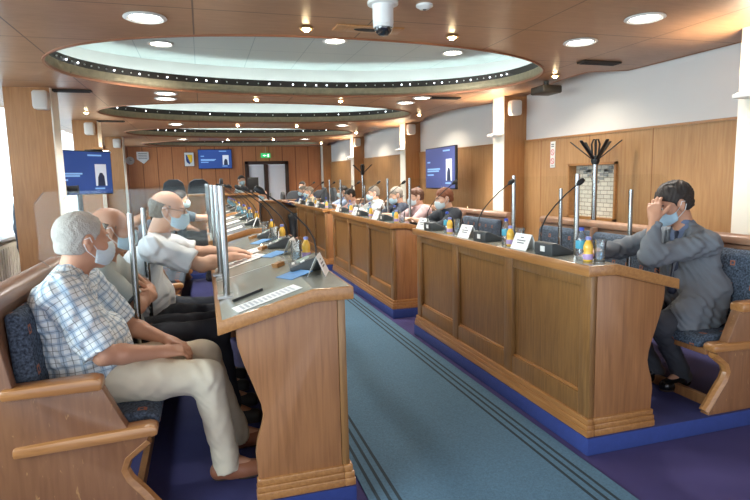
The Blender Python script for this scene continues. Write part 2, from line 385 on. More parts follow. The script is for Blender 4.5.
# back wall and double door
b = MB(); b.box(-3.2, YB, 0, 1.39, YB + .15, 3.1); b.box(2.65, YB, 0, 5.0, YB + .15, 3.1); b.box(1.39, YB, 2.1, 2.65, YB + .15, 3.1)
struct('wall_back', b, M_FARW)
M_DFR = plain('dark_door_frame', (62, 38, 30), .5)
dr = thing('door_1', 'white double door in a dark wooden frame in the back wall', 'door', (2.02, YB, 0)); dr['kind'] = 'structure'
b = MB(); b.box(1.33, YB - .06, 0, 1.45, YB + .05, 2.14); b.box(2.6, YB - .06, 0, 2.71, YB + .05, 2.14); b.box(1.33, YB - .06, 2.03, 2.71, YB + .05, 2.14); b.box(1.92, YB - .055, 0, 2.05, YB + .05, 2.04)
b.build('door_frame', M_DFR, dr, w=True, bevel=.008)
M_DW = plain('door_white', (240, 241, 248), .5)
for x0, x1 in ((1.45, 1.92), (2.05, 2.6)):
    l = MB().box(x0 + .005, YB - .02, .02, x1 - .005, YB + .03, 2.025).build('door_leaf', M_DW, dr, w=True, bevel=.004)
    MB().box((x1 - .07) if x0 < 1.5 else (x0 + .03), YB - .06, 1.0, (x1 - .04) if x0 < 1.5 else (x0 + .06), YB - .02, 1.12).build('door_handle', M_STEEL, l, w=True)
# left wall: sills, heads and piers round the windows; sheer curtains hang inside
WIN = [(-1.2, 2.9), (3.95, 6.9), (7.75, 10.5), (11.3, 14.1), (15.0, 17.6)]
b = MB(); b.box(XL - .2, -2, 0, XL, YB, .78); b.box(XL - .2, -2, 2.75, XL, YB, 3.1)
ys = [-2] + [v for w_ in WIN for v in w_] + [YB]
for k in range(0, len(ys), 2): b.box(XL - .2, ys[k], .78, XL, ys[k + 1], 2.75)
struct('wall_left', b, M_WHITE)
M_FRM = plain('window_frame_white', (232, 232, 230), .4)
for i, (y0, y1) in enumerate(WIN):
    w_ = thing('window_%d' % (i + 1), 'tall white framed window in the left wall', 'window', (XL - .1, (y0 + y1) / 2, .78)); w_['kind'] = 'structure'
    b = MB(); n = 3
    for k in range(n + 1):
        yy = y0 + (y1 - y0) * k / n; b.box(XL - .14, max(y0, yy - .03), .78, XL - .06, min(y1, yy + .03), 2.75)
    b.box(XL - .14, y0, .78, XL - .06, y1, .84); b.box(XL - .14, y0, 2.69, XL - .06, y1, 2.75)
    b.build('window_frame', M_FRM, w_, w=True)
    MB().box(XL - .105, y0, .8, XL - .097, y1, 2.74).build('window_pane', M_GLASS, w_, w=True)
    MB().box(XL, y0 - .04, .75, XL + .12, y1 + .04, .785).build('window_sill', M_FRM, w_, w=True)
for i, (y0, y1, lab) in enumerate([(4.0, 6.85, 'sheer white curtain over the window before the first left column'), (7.8, 9.2, 'sheer white curtain at the window behind the left screen'), (11.4, 14.0, 'sheer white curtain at the window beyond the second left column')]):
    b = MB(); n = int((y1 - y0) * 30); x0 = XL + .16
    pts = [(x0 + .035 * math.sin(k * 1.25) + .012 * math.sin(k * .53 + 1), y0 + (y1 - y0) * k / n) for k in range(n + 1)]
    vs = [[b.bm.verts.new((x, y, z)) for x, y in pts] for z in (.82, 1.7, 2.58)]
    for r in range(2):
        for k in range(n): b.bm.faces.new((vs[r][k], vs[r][k + 1], vs[r + 1][k + 1], vs[r + 1][k]))
    tag(b.build('sheer_curtain', M_CURT, smooth=True, w=True, angle=180), lab, 'curtain')
for i, (y0, y1, lab) in enumerate([(4.1, 6.7, 'white radiator under the window before the first left column'), (8.0, 10.3, 'white radiator under the window behind the left screen')]):
    t = thing('radiator', lab, 'radiator', (XL + .1, (y0 + y1) / 2, .12))
    b = MB(); b.box(XL + .02, y0, .12, XL + .11, y1, .70)
    for k in range(int((y1 - y0) / .1)): b.box(XL + .11, y0 + k * .1 + .02, .16, XL + .122, y0 + k * .1 + .08, .66)
    b.build('radiator_panel', M_PAINT, t, w=True, bevel=.004)
    b = MB(); b.tube([(XL + .07, y0 + .05, .0), (XL + .07, y0 + .05, .15)], .011); b.build('radiator_pipe', M_PAINT, t, w=True, smooth=True)

# columns: oak faces, painted face to the aisle
cn = 2
def column(x0, x1, y0, y1, side):
    global cn
    if side > 0: wood_, paint_ = (x0 + .012, x1), (x0, x0 + .012)
    else: wood_, paint_ = (x0, x1 - .012), (x1 - .012, x1)
    o = struct('trim_%d' % cn, MB().box(wood_[0], y0, 0, wood_[1], y1, ZC + .02), M_COLW, w=True); cn += 1
    struct('trim_%d' % cn, MB().box(paint_[0], y0 + .0, 0, paint_[1], y1, ZC + .02), M_PAINT, w=True); cn += 1
RC = [(3.22, 4.12), (7.12, 4.09), (10.85, 3.98), (14.55, 3.88), (18.0, 3.77)]
for y, x in RC: column(x, wx(y) + .05, y, y + .3, 1)
LC = [(7.32, -2.06, -1.585), (10.8, -2.06, -1.66), (14.45, -2.1, -1.72)]
for y, x0, x1 in LC: column(x0, x1, y, y + .34, -1)

# ------------------------------------------------------------------ ceiling with oval light wells
EL = [(1.215, 5.99), (1.06, 9.62), (1.0, 13.3), (1.0, 16.95)]
EA, EB = 2.52, 1.47
def oval(cx, cy, a, b_, n=72, e=2.15):
    out = []
    for k in range(n):
        t_ = 2 * PI * k / n; c, s_ = math.cos(t_), math.sin(t_)
        out.append((cx + a * math.copysign(abs(c) ** (2 / e), c), cy + b_ * math.copysign(abs(s_) ** (2 / e), s_)))
    return out
def plate(name, outer, holes, z0, z1, mat):
    bm = bmesh.new(); es = []
    for loop in [outer] + holes:
        vs = [bm.verts.new((x, y, z0)) for x, y in loop]
        es += [bm.edges.new((vs[i], vs[(i + 1) % len(vs)])) for i in range(len(vs))]
    bmesh.ops.triangle_fill(bm, use_beauty=True, use_dissolve=False, edges=es)
    r = bmesh.ops.extrude_face_region(bm, geom=bm.faces[:])
    for v in [g for g in r['geom'] if isinstance(g, bmesh.types.BMVert)]: v.co.z = z1
    m = MB(); m.bm.free(); m.bm = bm
    return struct(name, m, mat)
ELB = [1.55, 1.40, 1.32, 1.3]
holes = [oval(cx, cy, EA, eb) for (cx, cy), eb in zip(EL, ELB)]
# scalloped right edge of the oak ceiling, stopping short of the wall between the columns
edge = [(wx(-2) - .03, -2)]
for k in range(0, 121):
    y = -1.9 + (YB + 1.8) * k / 120
    ph = ((y - 3.6) % 3.7) / 3.7
    edge.append((wx(y) - .04 - .38 * max(0, math.sin(PI * ph)) ** 1.5 * (1 if y > 5.2 else .0), y))
edge.append((wx(YB) - .03, YB))
plate('ceiling', [(XL, -2)] + edge + [(XL, YB)], holes, ZC, ZC + .035, M_CEIL)
b = MB(); b.tube([(x, y, ZC + .008) for x, y in edge], .014, seg=6); struct('trim_30', b, M_COPPER, smooth=True)
b = MB(); b.box(-3.2, -2, 3.06, 5.2, YB + .2, 3.12); struct('ceiling_upper', b, M_WHITE)
tn = 31
M_COVE = emit('cove_led', (226, 244, 244), 5)
M_LEDD = emit('led_dot', (235, 245, 255), 5)
for i, ((cx, cy), eb) in enumerate(zip(EL, ELB)):
    def ring(name, s0, z0, z1, th, mat, kind=True, e=2.15, extra=0):
        global tn
        A = oval(cx, cy, EA + s0, eb + s0); B = oval(cx, cy, EA + s0 + th, eb + s0 + th)
        b = MB(); n = len(A)
        L = [[b.bm.verts.new((x, y, z)) for x, y in P] for P, z in ((A, z0), (A, z1), (B, z1), (B, z0))]
        for q in range(4):
            P, Q = L[q], L[(q + 1) % 4]
            for k in range(n): b.bm.faces.new((P[k], P[(k + 1) % n], Q[(k + 1) % n], Q[k]))
        o = b.build(name, mat, smooth=True); return o
    for nm, s0, z0, z1, th, mt in (('c', -.012, ZC - .012, ZC + .015, .02, M_COPPER), ('t', 0.0, ZC + .015, ZC + .11, .03, M_TRAV), ('r', .012, ZC + .11, ZC + .19, .03, M_DARK),
                                   ('w', .34, ZC + .03, ZU, .03, M_WHITE), ('f', .03, ZC + .036, ZC + .05, .34, M_WHITE)):
        o = ring('trim_%d' % tn, s0, z0, z1, th, mt); o['kind'] = 'structure'; tn += 1
    b = MB(); b.prism(oval(cx, cy, EA + .36, eb + .36), 'z', ZU, ZU + .03); struct('ceiling_well_%d' % (i + 1), b, M_TILE)
    # cove tube lamps behind the rail
    o = ring('cove_light_strip', .16, ZC + .055, ZC + .085, .04, M_COVE)
    which = ['nearest', 'second nearest', 'third', 'farthest'][i]
    tag(o, 'glowing cove light strip around the %s oval ceiling well' % which, 'light')
    # small led string on the rail
    t = thing('led_string', 'string of tiny white lamps along the dark rail of the %s oval ceiling well' % which, 'light', (cx, cy, ZC + .13))
    P = oval(cx, cy, EA + .006, eb + .006, n=120)
    for k in range(4, 58, 1 if i < 1 else 2):
        if i > 2 and k % 4: continue
        x, y = P[k]; nx_, ny_ = cx - x, cy - y; l_ = math.hypot(nx_, ny_)
        lit = random.random() < .35
        MB().lathe([(0, -.009), (.007, -.006), (.009, 0), (.007, .006), (0, .009)], 6, off=(x + nx_ / l_ * .006, y + ny_ / l_ * .006, ZC + .145)).build('lamp_bulb', M_LEDD if lit else M_WPL, t, w=True, smooth=True)

# recessed lamps
M_LAMP = emit('lamp_diffuser', (255, 250, 238), 14)
M_SPOT = emit('spot_bulb', (255, 226, 176), 60)
def downlight_proto():
    t = thing('recessed_downlight', '', 'ceiling light')
    MB().lathe([(.105, 0), (.135, -.004), (.14, -.012), (.12, -.02), (.1, -.012)], 28).build('trim_ring', M_WPL, t, smooth=True)
    MB().lathe([(.102, -.008), (.06, -.012), (0, -.013)], 28).build('lamp_diffuser', M_LAMP, t, smooth=True)
    return t
dp = downlight_proto(); used = []
DL = [(-.30, 4.17, ZC, 'round white downlight left of centre just before the nearest oval well'), (3.10, 3.43, ZC, 'round white downlight nearest the camera at the upper right'), (3.10, 4.15, ZC, 'round white downlight at the right front of the nearest oval well'),
      (-.36, 7.5, ZC, 'front one of two round downlights close together left beyond the nearest oval well'), (-.39, 7.96, ZC, 'rear one of two round downlights close together left beyond the nearest oval well'), (2.98, 7.4, ZC, 'front one of two round downlights close together right beyond the nearest oval well'), (2.92, 7.9, ZC, 'rear one of two round downlights close together right beyond the nearest oval well'),
      (-.4, 11.3, ZC, 'round downlight left between the second and third oval wells'), (2.8, 11.3, ZC, 'round downlight right between the second and third oval wells'), (-.4, 15.1, ZC, 'round downlight left between the third and farthest oval wells'), (2.7, 15.1, ZC, 'round downlight right between the third and farthest oval wells'),
      (-.34, 6.68, ZU, 'round downlight in the white ceiling of the nearest oval well, left one'), (1.47, 6.17, ZU, 'round downlight in the white ceiling of the nearest oval well, middle one'), (3.0, 6.45, ZU, 'round downlight in the white ceiling of the nearest oval well, right one')]
for x, y, z, lab in DL: place(dp, used, (x, y, z), 0, lab, 'round downlights in the ceiling')
def spot_proto():
    t = thing('ceiling_spotlight', '', 'ceiling light')
    MB().lathe([(.03, 0), (.05, -.003), (.055, -.012), (.04, -.018), (.034, -.004)], 20).build('trim_ring', plain('brass_ring', (196, 160, 110), .35, metal=.8), t, smooth=True)
    MB().lathe([(0, -.034), (.018, -.03), (.027, -.016), (.026, -.004), (0, -.002)], 14).build('spot_bulb', M_SPOT, t, smooth=True)
    return t
sp = spot_proto(); used = []
SP = []
wn = ['before the nearest oval well', 'between the nearest and second oval wells', 'between the second and third oval wells', 'between the third and farthest oval wells']
for k, y in enumerate((4.2, 7.82, 11.45, 15.15)): SP += [(.79 - .03 * k, y, 'small warm ceiling spotlight left of two ' + wn[k]), (1.95 - .03 * k, y, 'small warm ceiling spotlight right of two ' + wn[k])]
for k, (x, y) in enumerate(((3.83, 5.56), (3.68, 9.3), (3.55, 13.0), (3.45, 16.6))): SP.append((x, y, 'small warm ceiling spotlight at the right tip of the %s oval well' % ['nearest', 'second', 'third', 'farthest'][k]))
SP.append((-1.62, 9.6, 'small warm ceiling spotlight at the left tip of the second oval well'))
for x, y, lab in SP: place(sp, used, (x, y, ZC), 0, lab, 'small warm spotlights in the ceiling')
# ceiling vents
for x, y, lab in ((3.85, 4.85, 'dark slot ceiling vent near the right wall, nearest the camera'), (3.3, 7.35, 'dark slot ceiling vent before the second right column'), (-1.4, 7.45, 'dark slot ceiling vent above the first left column'), (-1.45, 10.85, 'dark slot ceiling vent above the second left column')):
    t = thing('ceiling_vent', lab, 'vent', (x, y, ZC))
    MB().box(-.22, -.06, -.02, .22, .06, 0).build('vent_frame', M_DARK, t, bevel=.004)
    b = MB()
    for q in range(3): b.box(-.2, -.045 + q * .035, -.026, .2, -.03 + q * .035, -.02)
    b.build('vent_slats', M_BLACKM, t)
# dome camera
t = thing('security_camera', 'white dome security camera hanging from the wooden ceiling', 'camera', (1.157, 3.52, ZC))
MB().lathe([(0, 0), (.098, 0), (.098, -.018), (.07, -.022), (.066, -.03), (.066, -.13), (.06, -.14), (0, -.14)], 28).build('housing', M_WPL, t, smooth=True)
MB().lathe([(.058, -.138), (.058, -.16), (.05, -.185), (.03, -.203), (0, -.208)], 24).build('dome', plain('smoked_dome', (34, 36, 40), .06, spec=.9), t, smooth=True)
MB().lathe([(.06, -.136), (.064, -.14), (.064, -.156), (.058, -.16)], 24).build('dome_ring', M_WPL, t, smooth=True)
t = thing('smoke_detector', 'small round white smoke detector on the ceiling right of the dome camera', 'detector', (1.44, 3.52, ZC))
MB().lathe([(0, -.03), (.03, -.028), (.045, -.016), (.055, -.012), (.055, 0), (0, 0)], 22).build('detector_body', M_WPL, t, smooth=True)
MB().lathe([(.008, -.033), (.012, -.03), (.008, -.028)], 10).build('detector_led', M_GREY, t)
t = thing('ceiling_hatch', 'wooden ceiling hatch frame with a dark gap behind the dome camera', 'hatch', (1.23, 4.14, ZC))
MB().box(-.24, -.08, -.012, .27, .09, 0).build('hatch_board', M_LIP, t, bevel=.003)
b = MB(); b.lathe([(0, -.018), (.09, -.017), (.1, -.012), (0, -.012)], 18, sy=.35); b.build('dark_gap', M_BLACKM, t)
t = thing('projector', 'dark projector hanging under the ceiling edge by the white right wall', 'projector', (3.98, 5.95, ZC))
MB().lathe([(0, 0), (.03, 0), (.03, -.06), (0, -.06)], 12).build('mount', M_DARK, t)
MB().box(-.13, -.14, -.15, .13, .14, -.06).build('projector_body', M_DARK, t, bevel=.02)
MB().lathe([(0, -.02), (.03, -.02), (.034, .02), (0, .02)], 14, off=(0, 0, -.105)).build('lens', M_BLACK, t)

# speakers, wall lamps
def speaker_proto():
    t = thing('wall_speaker', '', 'speaker')
    b = MB(); b.prism([(-.085, -.12), (.085, -.12), (.1, -.08), (.1, .1), (.08, .13), (-.08, .13), (-.1, .1), (-.1, -.08)], 'y', -.16, 0); b.build('speaker_cabinet', M_SPK, t, bevel=.018)
    MB().box(-.078, -.168, -.1, .078, -.158, .105).build('speaker_grille', plain('speaker_grille', (210, 204, 196), .8, bump=.5, bscale=500), t, bevel=.01)
    MB().box(-.02, 0, -.02, .02, .055, .02).build('bracket', M_STEEL, t)
    return t
sk = speaker_proto(); sk.scale = (.78, .78, .82); used = []
for x, y, z, lab in ((4.19, 7.06, 2.42, 'white loudspeaker on the second right column, nearest of the right side'), (4.07, 10.79, 2.46, 'white loudspeaker on the third right column'), (3.96, 14.49, 2.46, 'white loudspeaker on the farthest right column with a speaker'),
                     (-1.66, 7.26, 2.44, 'white loudspeaker high on the first left column'), (-1.77, 10.74, 2.44, 'white loudspeaker high on the second left column'), (-1.83, 14.39, 2.44, 'white loudspeaker on the farthest left column')):
    place(sk, used, (x, y, z), 0, lab, 'white loudspeakers on the columns')
M_UP = emit('uplight_glow', (255, 236, 205), 25)
def uplight_proto():
    t = thing('wall_uplight', '', 'wall light')
    MB().box(-.14, -.1, 0, 0, .1, .035).build('lamp_body', M_WPL, t, bevel=.008)
    MB().box(-.12, -.08, .035, -.02, .08, .038).build('lamp_glass', M_UP, t)
    return t
up = uplight_proto(); used = []
for k, (y, x) in enumerate(RC[:4]):
    place(up, used, (x, y + .14, 2.05), 0, 'white box uplight glowing on the %s right column' % ['nearest', 'second', 'third', 'fourth'][k], 'uplights on the right columns')
place(up, used, (LC[1][2], LC[1][0] + .17, 2.05), PI, 'white box uplight on the second left column', 'uplights on the left columns')

# ------------------------------------------------------------------ signs and things on the walls
M_SCR = emit('screen_blue', (38, 66, 128), .36)
M_SCRP = emit('screen_violet', (62, 70, 118), .32)
M_SCRL = emit('screen_lines', (120, 160, 205), .4)
M_SCRW = emit('screen_white', (206, 214, 226), .26)
M_SCRD = emit('screen_suit', (34, 44, 70), .25)
def tv(name, label, loc, w_, h_, rotz, mat, stand=None):
    """screen faces local -y; loc is the centre of the panel"""
    z0 = loc[2]
    t = thing(name, label, 'screen', (loc[0], loc[1], 0 if stand else loc[2]), rotz)
    dz = loc[2] if stand else 0
    MB().box(-w_ / 2, -.0, dz - h_ / 2, w_ / 2, .045, dz + h_ / 2).build('screen_bezel', M_BLACK, t, bevel=.006)
    s = MB().box(-w_ / 2 + .015, -.004, dz - h_ / 2 + .018, w_ / 2 - .015, .001, dz + h_ / 2 - .015).build('screen_picture', mat, t)
    for u0, v0, l_ in ((.08, .35, .10), (.08, .52, .44), (.08, .57, .40), (.08, .66, .22), (.62, .10, .22), (.7, .86, .16)):
        MB().box(-w_ / 2 + u0 * w_, -.006, dz + h_ / 2 - v0 * h_ - .012, -w_ / 2 + (u0 + l_) * w_, -.004, dz + h_ / 2 - v0 * h_ + .012).build('caption_line', M_SCRL, s)
    MB().box(w_ * .22, -.0065, dz - h_ * .3, w_ * .40, -.004, dz + h_ * .2).build('speaker_portrait', M_SCRW, s)
    b = MB(); b.prism([(w_ * .25, dz - h_ * .3), (w_ * .37, dz - h_ * .3), (w_ * .36, dz - h_ * .08), (w_ * .33, dz + .0 * h_), (w_ * .29, dz + 0), (w_ * .26, dz - h_ * .1)], 'y', -.0085, -.0066); b.build('portrait_suit', M_SCRD, s)
    if stand:
        MB().box(-.035, .045, .06, .035, .085, dz + .1).build('stand_pole', M_BLACK, t, bevel=.005)
        b = MB(); b.box(-.3, -.22, 0.012, .3, .28, .05); b.build('stand_base', M_BLACK, t, bevel=.015)
    return t
tv('wall_screen', 'blue presentation screen mounted on the panelled back wall', (.435, YB - .06, 2.22), 1.02, .6, 0, M_SCR)
tv('screen_stand', 'violet presentation screen on a stand by the right wall', (3.8, 8.7, 1.65), 1.22, .69, -PI / 2, M_SCRP, stand=True)
tv('screen_stand', 'large blue presentation screen on a stand between the left columns', (-1.72, 9.35, 1.68), 1.12, .66, .85, M_SCR, stand=True)
# framed coat of arms
t = thing('framed_emblem', 'framed blue shield emblem with yellow triangle and stars on the back wall', 'picture', (-.335, YB - .01, 2.22))
MB().box(-.15, -.03, -.22, .15, 0, .22).build('picture_frame', plain('frame_wood', (120, 86, 60), .5), t, bevel=.004)
MB().box(-.135, -.034, -.205, .135, -.03, .205).build('picture_paper', M_PAPER, t)
sh = [(-.095, .14), (.095, .14), (.095, -.02), (.07, -.09), (0, -.15), (-.07, -.09), (-.095, -.02)]
MB().prism(sh, 'y', -.037, -.034).build('shield', plain('shield_blue', (34, 62, 140), .5), t)
MB().prism([(.095, .14), (.095, -.02), (.07, -.09), (.035, -.122), (-.06, .14)], 'y', -.0385, -.037).build('yellow_field', plain('shield_yellow', (236, 196, 44), .5), t)
b = MB()
for k in range(6):
    cx_, cz_ = -.082 + k * .021, .11 - k * .043
    st = [(cx_ + (.011 if q % 2 == 0 else .0045) * math.sin(q * PI / 5), cz_ + (.011 if q % 2 == 0 else .0045) * math.cos(q * PI / 5)) for q in range(10)]
    b.prism(st, 'y', -.040, -.0385)
b.build('stars', M_WPL, t)
# white pennant-like plaque, thermostat, exit sign, notice, red alarm box
t = thing('wall_plaque', 'white pointed wall plaque with grey crest lines at the left of the back wall', 'plaque', (-1.66, YB - .01, 2.3))
MB().prism([(-.17, .16), (.17, .16), (.17, -.06), (.02, -.2), (-.17, -.06)], 'y', -.025, 0).build('plaque_board', M_PAPER, t, bevel=.003)
b = MB()
for k in range(4): b.box(-.12, -.028, .1 - k * .05, .12, -.025, .115 - k * .05)
b.build('crest_lines', M_INK, t)
t = thing('wall_clock', 'small grey round clock left of the white plaque on the back wall', 'clock', (-2.02, YB - .01, 2.2))
b = MB(); b.lathe([(0, 0), (.11, 0), (.12, .015), (.11, .03), (.1, .03), (.1, .022), (0, .022)], 24)
bmesh.ops.rotate(b.bm, verts=b.bm.verts, cent=(0, 0, 0), matrix=Matrix.Rotation(PI / 2, 3, 'X')); b.build('clock_case', plain('clock_grey', (190, 190, 190), .4), t, smooth=True)
b = MB(); b.box(-.005, -.028, 0, .005, -.024, .07); b.box(0, -.028, -.005, .05, -.024, .005); b.build('clock_hands', M_BLACK, t)
t = thing('exit_sign', 'green lit exit sign hanging above the double door', 'sign', (1.99, YB - .08, 2.33))
MB().box(-.15, -.02, -.09, .15, .02, .06).build('sign_box', emit('exit_green', (40, 150, 84), .7), t, bevel=.004)
b = MB(); b.prism([(-.03, .005), (-.1, -.015), (-.03, -.04)], 'y', -.026, -.02); b.box(-.04, -.026, -.024, .02, -.02, -.008); b.box(.06, -.026, -.06, .1, -.02, .03); b.build('sign_arrow', emit('exit_white', (230, 245, 235), .9), t)
MB().box(-.004, -.004, .06, .004, .004, .27).build('sign_rod', M_STEEL, t)
ny = 6.46; nx2 = wx(ny) - .032
t = thing('wall_notice', 'narrow white notice with red prohibition circles on the oak wall beside the niche', 'sign', (nx2, ny, 1.76), 0)
MB().box(-.008, -.05, -.17, 0, .05, .17).build('notice_board', M_WPL, t, bevel=.002)
M_RED = plain('sign_red', (196, 52, 60), .5)
for k in range(2):
    b = MB(); n = 24
    for q in range(n):
        a0, a1 = 2 * PI * q / n, 2 * PI * (q + 1) / n; zc = .03 - k * .115
        vs = [b.bm.verts.new((-.0095, r * math.cos(a), zc + r * math.sin(a))) for r, a in ((.03, a0), (.04, a0), (.04, a1), (.03, a1))]; b.bm.faces.new(vs)
    b.obox((-.0095, 0, zc), (0, 1, 1), (0, 1, -1), (1, 0, 0), .034, .004, .0006); b.build('red_circle', M_RED, t)
b = MB(); b.box(-.0095, -.03, .1, -.008, .03, .112); b.box(-.0095, -.03, .125, -.008, .03, .14); b.box(-.0095, -.03, -.15, -.008, .03, -.142); b.build('notice_print', M_INK, t)
t = thing('alarm_box', 'dark wall box with red and white lights on the second left column', 'alarm box', (-1.75, 10.79, 1.9))
MB().box(-.14, -.07, -.2, .14, 0, .2).build('box_case', M_BLACK, t, bevel=.01)
MB().box(-.05, -.078, -.02, .05, -.07, .06).build('red_panel', M_RED, t); MB().box(-.05, -.078, -.1, .03, -.07, -.05).build('white_panel', M_WPL, t)
MB().box(-.02, -.2, .2, .16, 0, .235).build('box_shelf', M_LIP, t)
# coat stands
def coat_stand(loc, label, s=1):
    t = thing('coat_stand', label, 'coat stand', loc)
    MB().tube([(0, 0, .03), (0, 0, 1.62)], .028, 16).build('pole', M_CHROME, t, smooth=True)
    MB().lathe([(0, 0), (.2, 0), (.2, .012), (.06, .03), (.03, .05), (0, .05)], 28).build('base', M_BLACK, t, smooth=True)
    MB().lathe([(0, 1.6), (.035, 1.6), (.05, 1.64), (.04, 1.69), (0, 1.7)], 16).build('hub', M_BLACK, t, smooth=True)
    for k in range(6):
        a = k * PI / 3 + .3; c_, s_ = math.cos(a), math.sin(a)
        b = MB(); b.obox((c_ * .15, s_ * .15, 1.755), (c_ * .2, s_ * .2, .17), (-s_, c_, 0), (-c_ * .17, -s_ * .17, .2), .155, .018, .006)
        b.build('hook_arm', M_BLACK, t, bevel=.003)
    for k in range(3):
        a = k * PI / 3; c_, s_ = math.cos(a), math.sin(a)
        MB().tube([(-.035 * c_, -.035 * s_, 1.69), (-.05 * c_, -.05 * s_, 1.82), (-.03 * c_, -.03 * s_, 1.87), (.03 * c_, .03 * s_, 1.87), (.05 * c_, .05 * s_, 1.82), (.035 * c_, .035 * s_, 1.69)], .007, 6).build('hook_loop', M_BLACK, t, smooth=True)
    return t
coat_stand((4.19, 5.30, 0), 'chrome coat stand with black petal hooks in front of the brick niche')
coat_stand((3.88, 13.7, 0), 'far chrome coat stand with black hooks by the fourth right column')
# ------------------------------------------------------------------ desks and benches
X0 = {1: 1.897, -1: .576}
SIDE = {1: 'right', -1: 'left'}
ENDP = [(.0365, .1), (.41, .1), (.412, .20), (.418, .31), (.408, .37), (.388, .43), (.378, .475), (.385, .53), (.415, .62), (.45, .72), (.472, .80), (.478, .90), (.14, .975), (.0365, .97)]
TOPP = [(-.035, 1.025), (.143, 1.025), (.55, .917), (.55, .86), (.14, .968), (-.035, .968)]
M_TRIM = plain('aluminium_seam', (196, 196, 188), .35, metal=.8)
def topz(u): return 1.025 if u < .143 else 1.025 - (u - .143) * (.108 / .407)
def desk(side, y0, y1, label, npan=3, group='oak council desks'):
    x0 = X0[side]; X = lambda u: x0 + side * u
    P = lambda prof: [(X(u), z) for u, z in prof]
    t = thing('council_desk', label, 'desk', (X(.2), (y0 + y1) / 2, .1), 0, group)
    L = y1 - y0; ph = .06
    b = MB(); b.box(X(.03), y0 + .03, .2, X(.05), y1 - .03, .97); b.build('front_panel', M_DESK, t, w=True)
    b = MB()
    ws = [y0 + k * L / npan for k in range(npan + 1)]
    for k, yy in enumerate(ws):
        hw = .05
        a, c = (yy, yy + .08) if k == 0 else ((yy - .08, yy) if k == npan else (yy - hw, yy + hw))
        b.box(X(.0), a - (.012 if k == 0 else 0), .19, X(.036), c + (.012 if k == npan else 0), .968)
    for k in range(npan):
        a = ws[k] + (.08 if k == 0 else .05); c = ws[k + 1] - (.08 if k == npan - 1 else .05)
        b.box(X(.004), a, .19, X(.034), c, .31); b.box(X(.004), a, .9, X(.034), c, .968)
    b.build('panel_frame', M_DESK, t, w=True, bevel=.006)
    b = MB()
    for k in range(npan):
        a = ws[k] + (.08 if k == 0 else .05); c = ws[k + 1] - (.08 if k == npan - 1 else .05)
        b.box(X(.016), a, .306, X(.034), c, .322)
    b.build('panel_bead', M_LIP, t, w=True, bevel=.005)
    for a, c in ((y0 - .012, y0 + .028), (y1 - .028, y1 + .012)):
        MB().prism(P(ENDP), 'y', a, c).build('end_panel', M_END, t, w=True, bevel=.004)
    # stepped plinth round front and ends
    b = MB()
    for z0, z1, o in ((.1, .137, .022), (.137, .165, .018), (.165, .195, .012)):
        b.box(X(-o), y0 - .012 - o, z0, X(.03), y1 + .012 + o, z1 - .0005)
        for a, c in ((y0 - .012 - o, y0 + .02), (y1 - .02, y1 + .012 + o)): b.box(X(.0302), a, z0, X(.412 + o * .5), c, z1 - .0005)
    b.build('plinth', M_LIP, t, w=True, bevel=.004)
    tp = MB().prism(P(TOPP), 'y', y0 - .035, y1 + .035).build('desk_top', M_LIP, t, w=True, bevel=.005)
    d = .0015
    MB().prism(P([(-.02, 1.025), (.143, 1.025), (.53, .9223), (.53, .9223 + d), (.143, 1.025 + d), (-.02, 1.025 + d)]), 'y', y0 - .02, y1 + .02).build('work_surface', M_TOP, tp, w=True)
    for k in range(1, npan):
        yy = ws[k]; d = .0028
        MB().prism(P([(-.015, 1.025), (.143, 1.025), (.525, .9236), (.525, .9236 + d), (.143, 1.025 + d), (-.015, 1.025 + d)]), 'y', yy - .004, yy + .004).build('seam_strip', M_TRIM, tp, w=True)
    MB().box(X(.06), y0 + .03, .62, X(.3), y1 - .03, .64).build('under_shelf', M_END, t, w=True)
    return t
BX = {1: 2.703, -1: -.23}
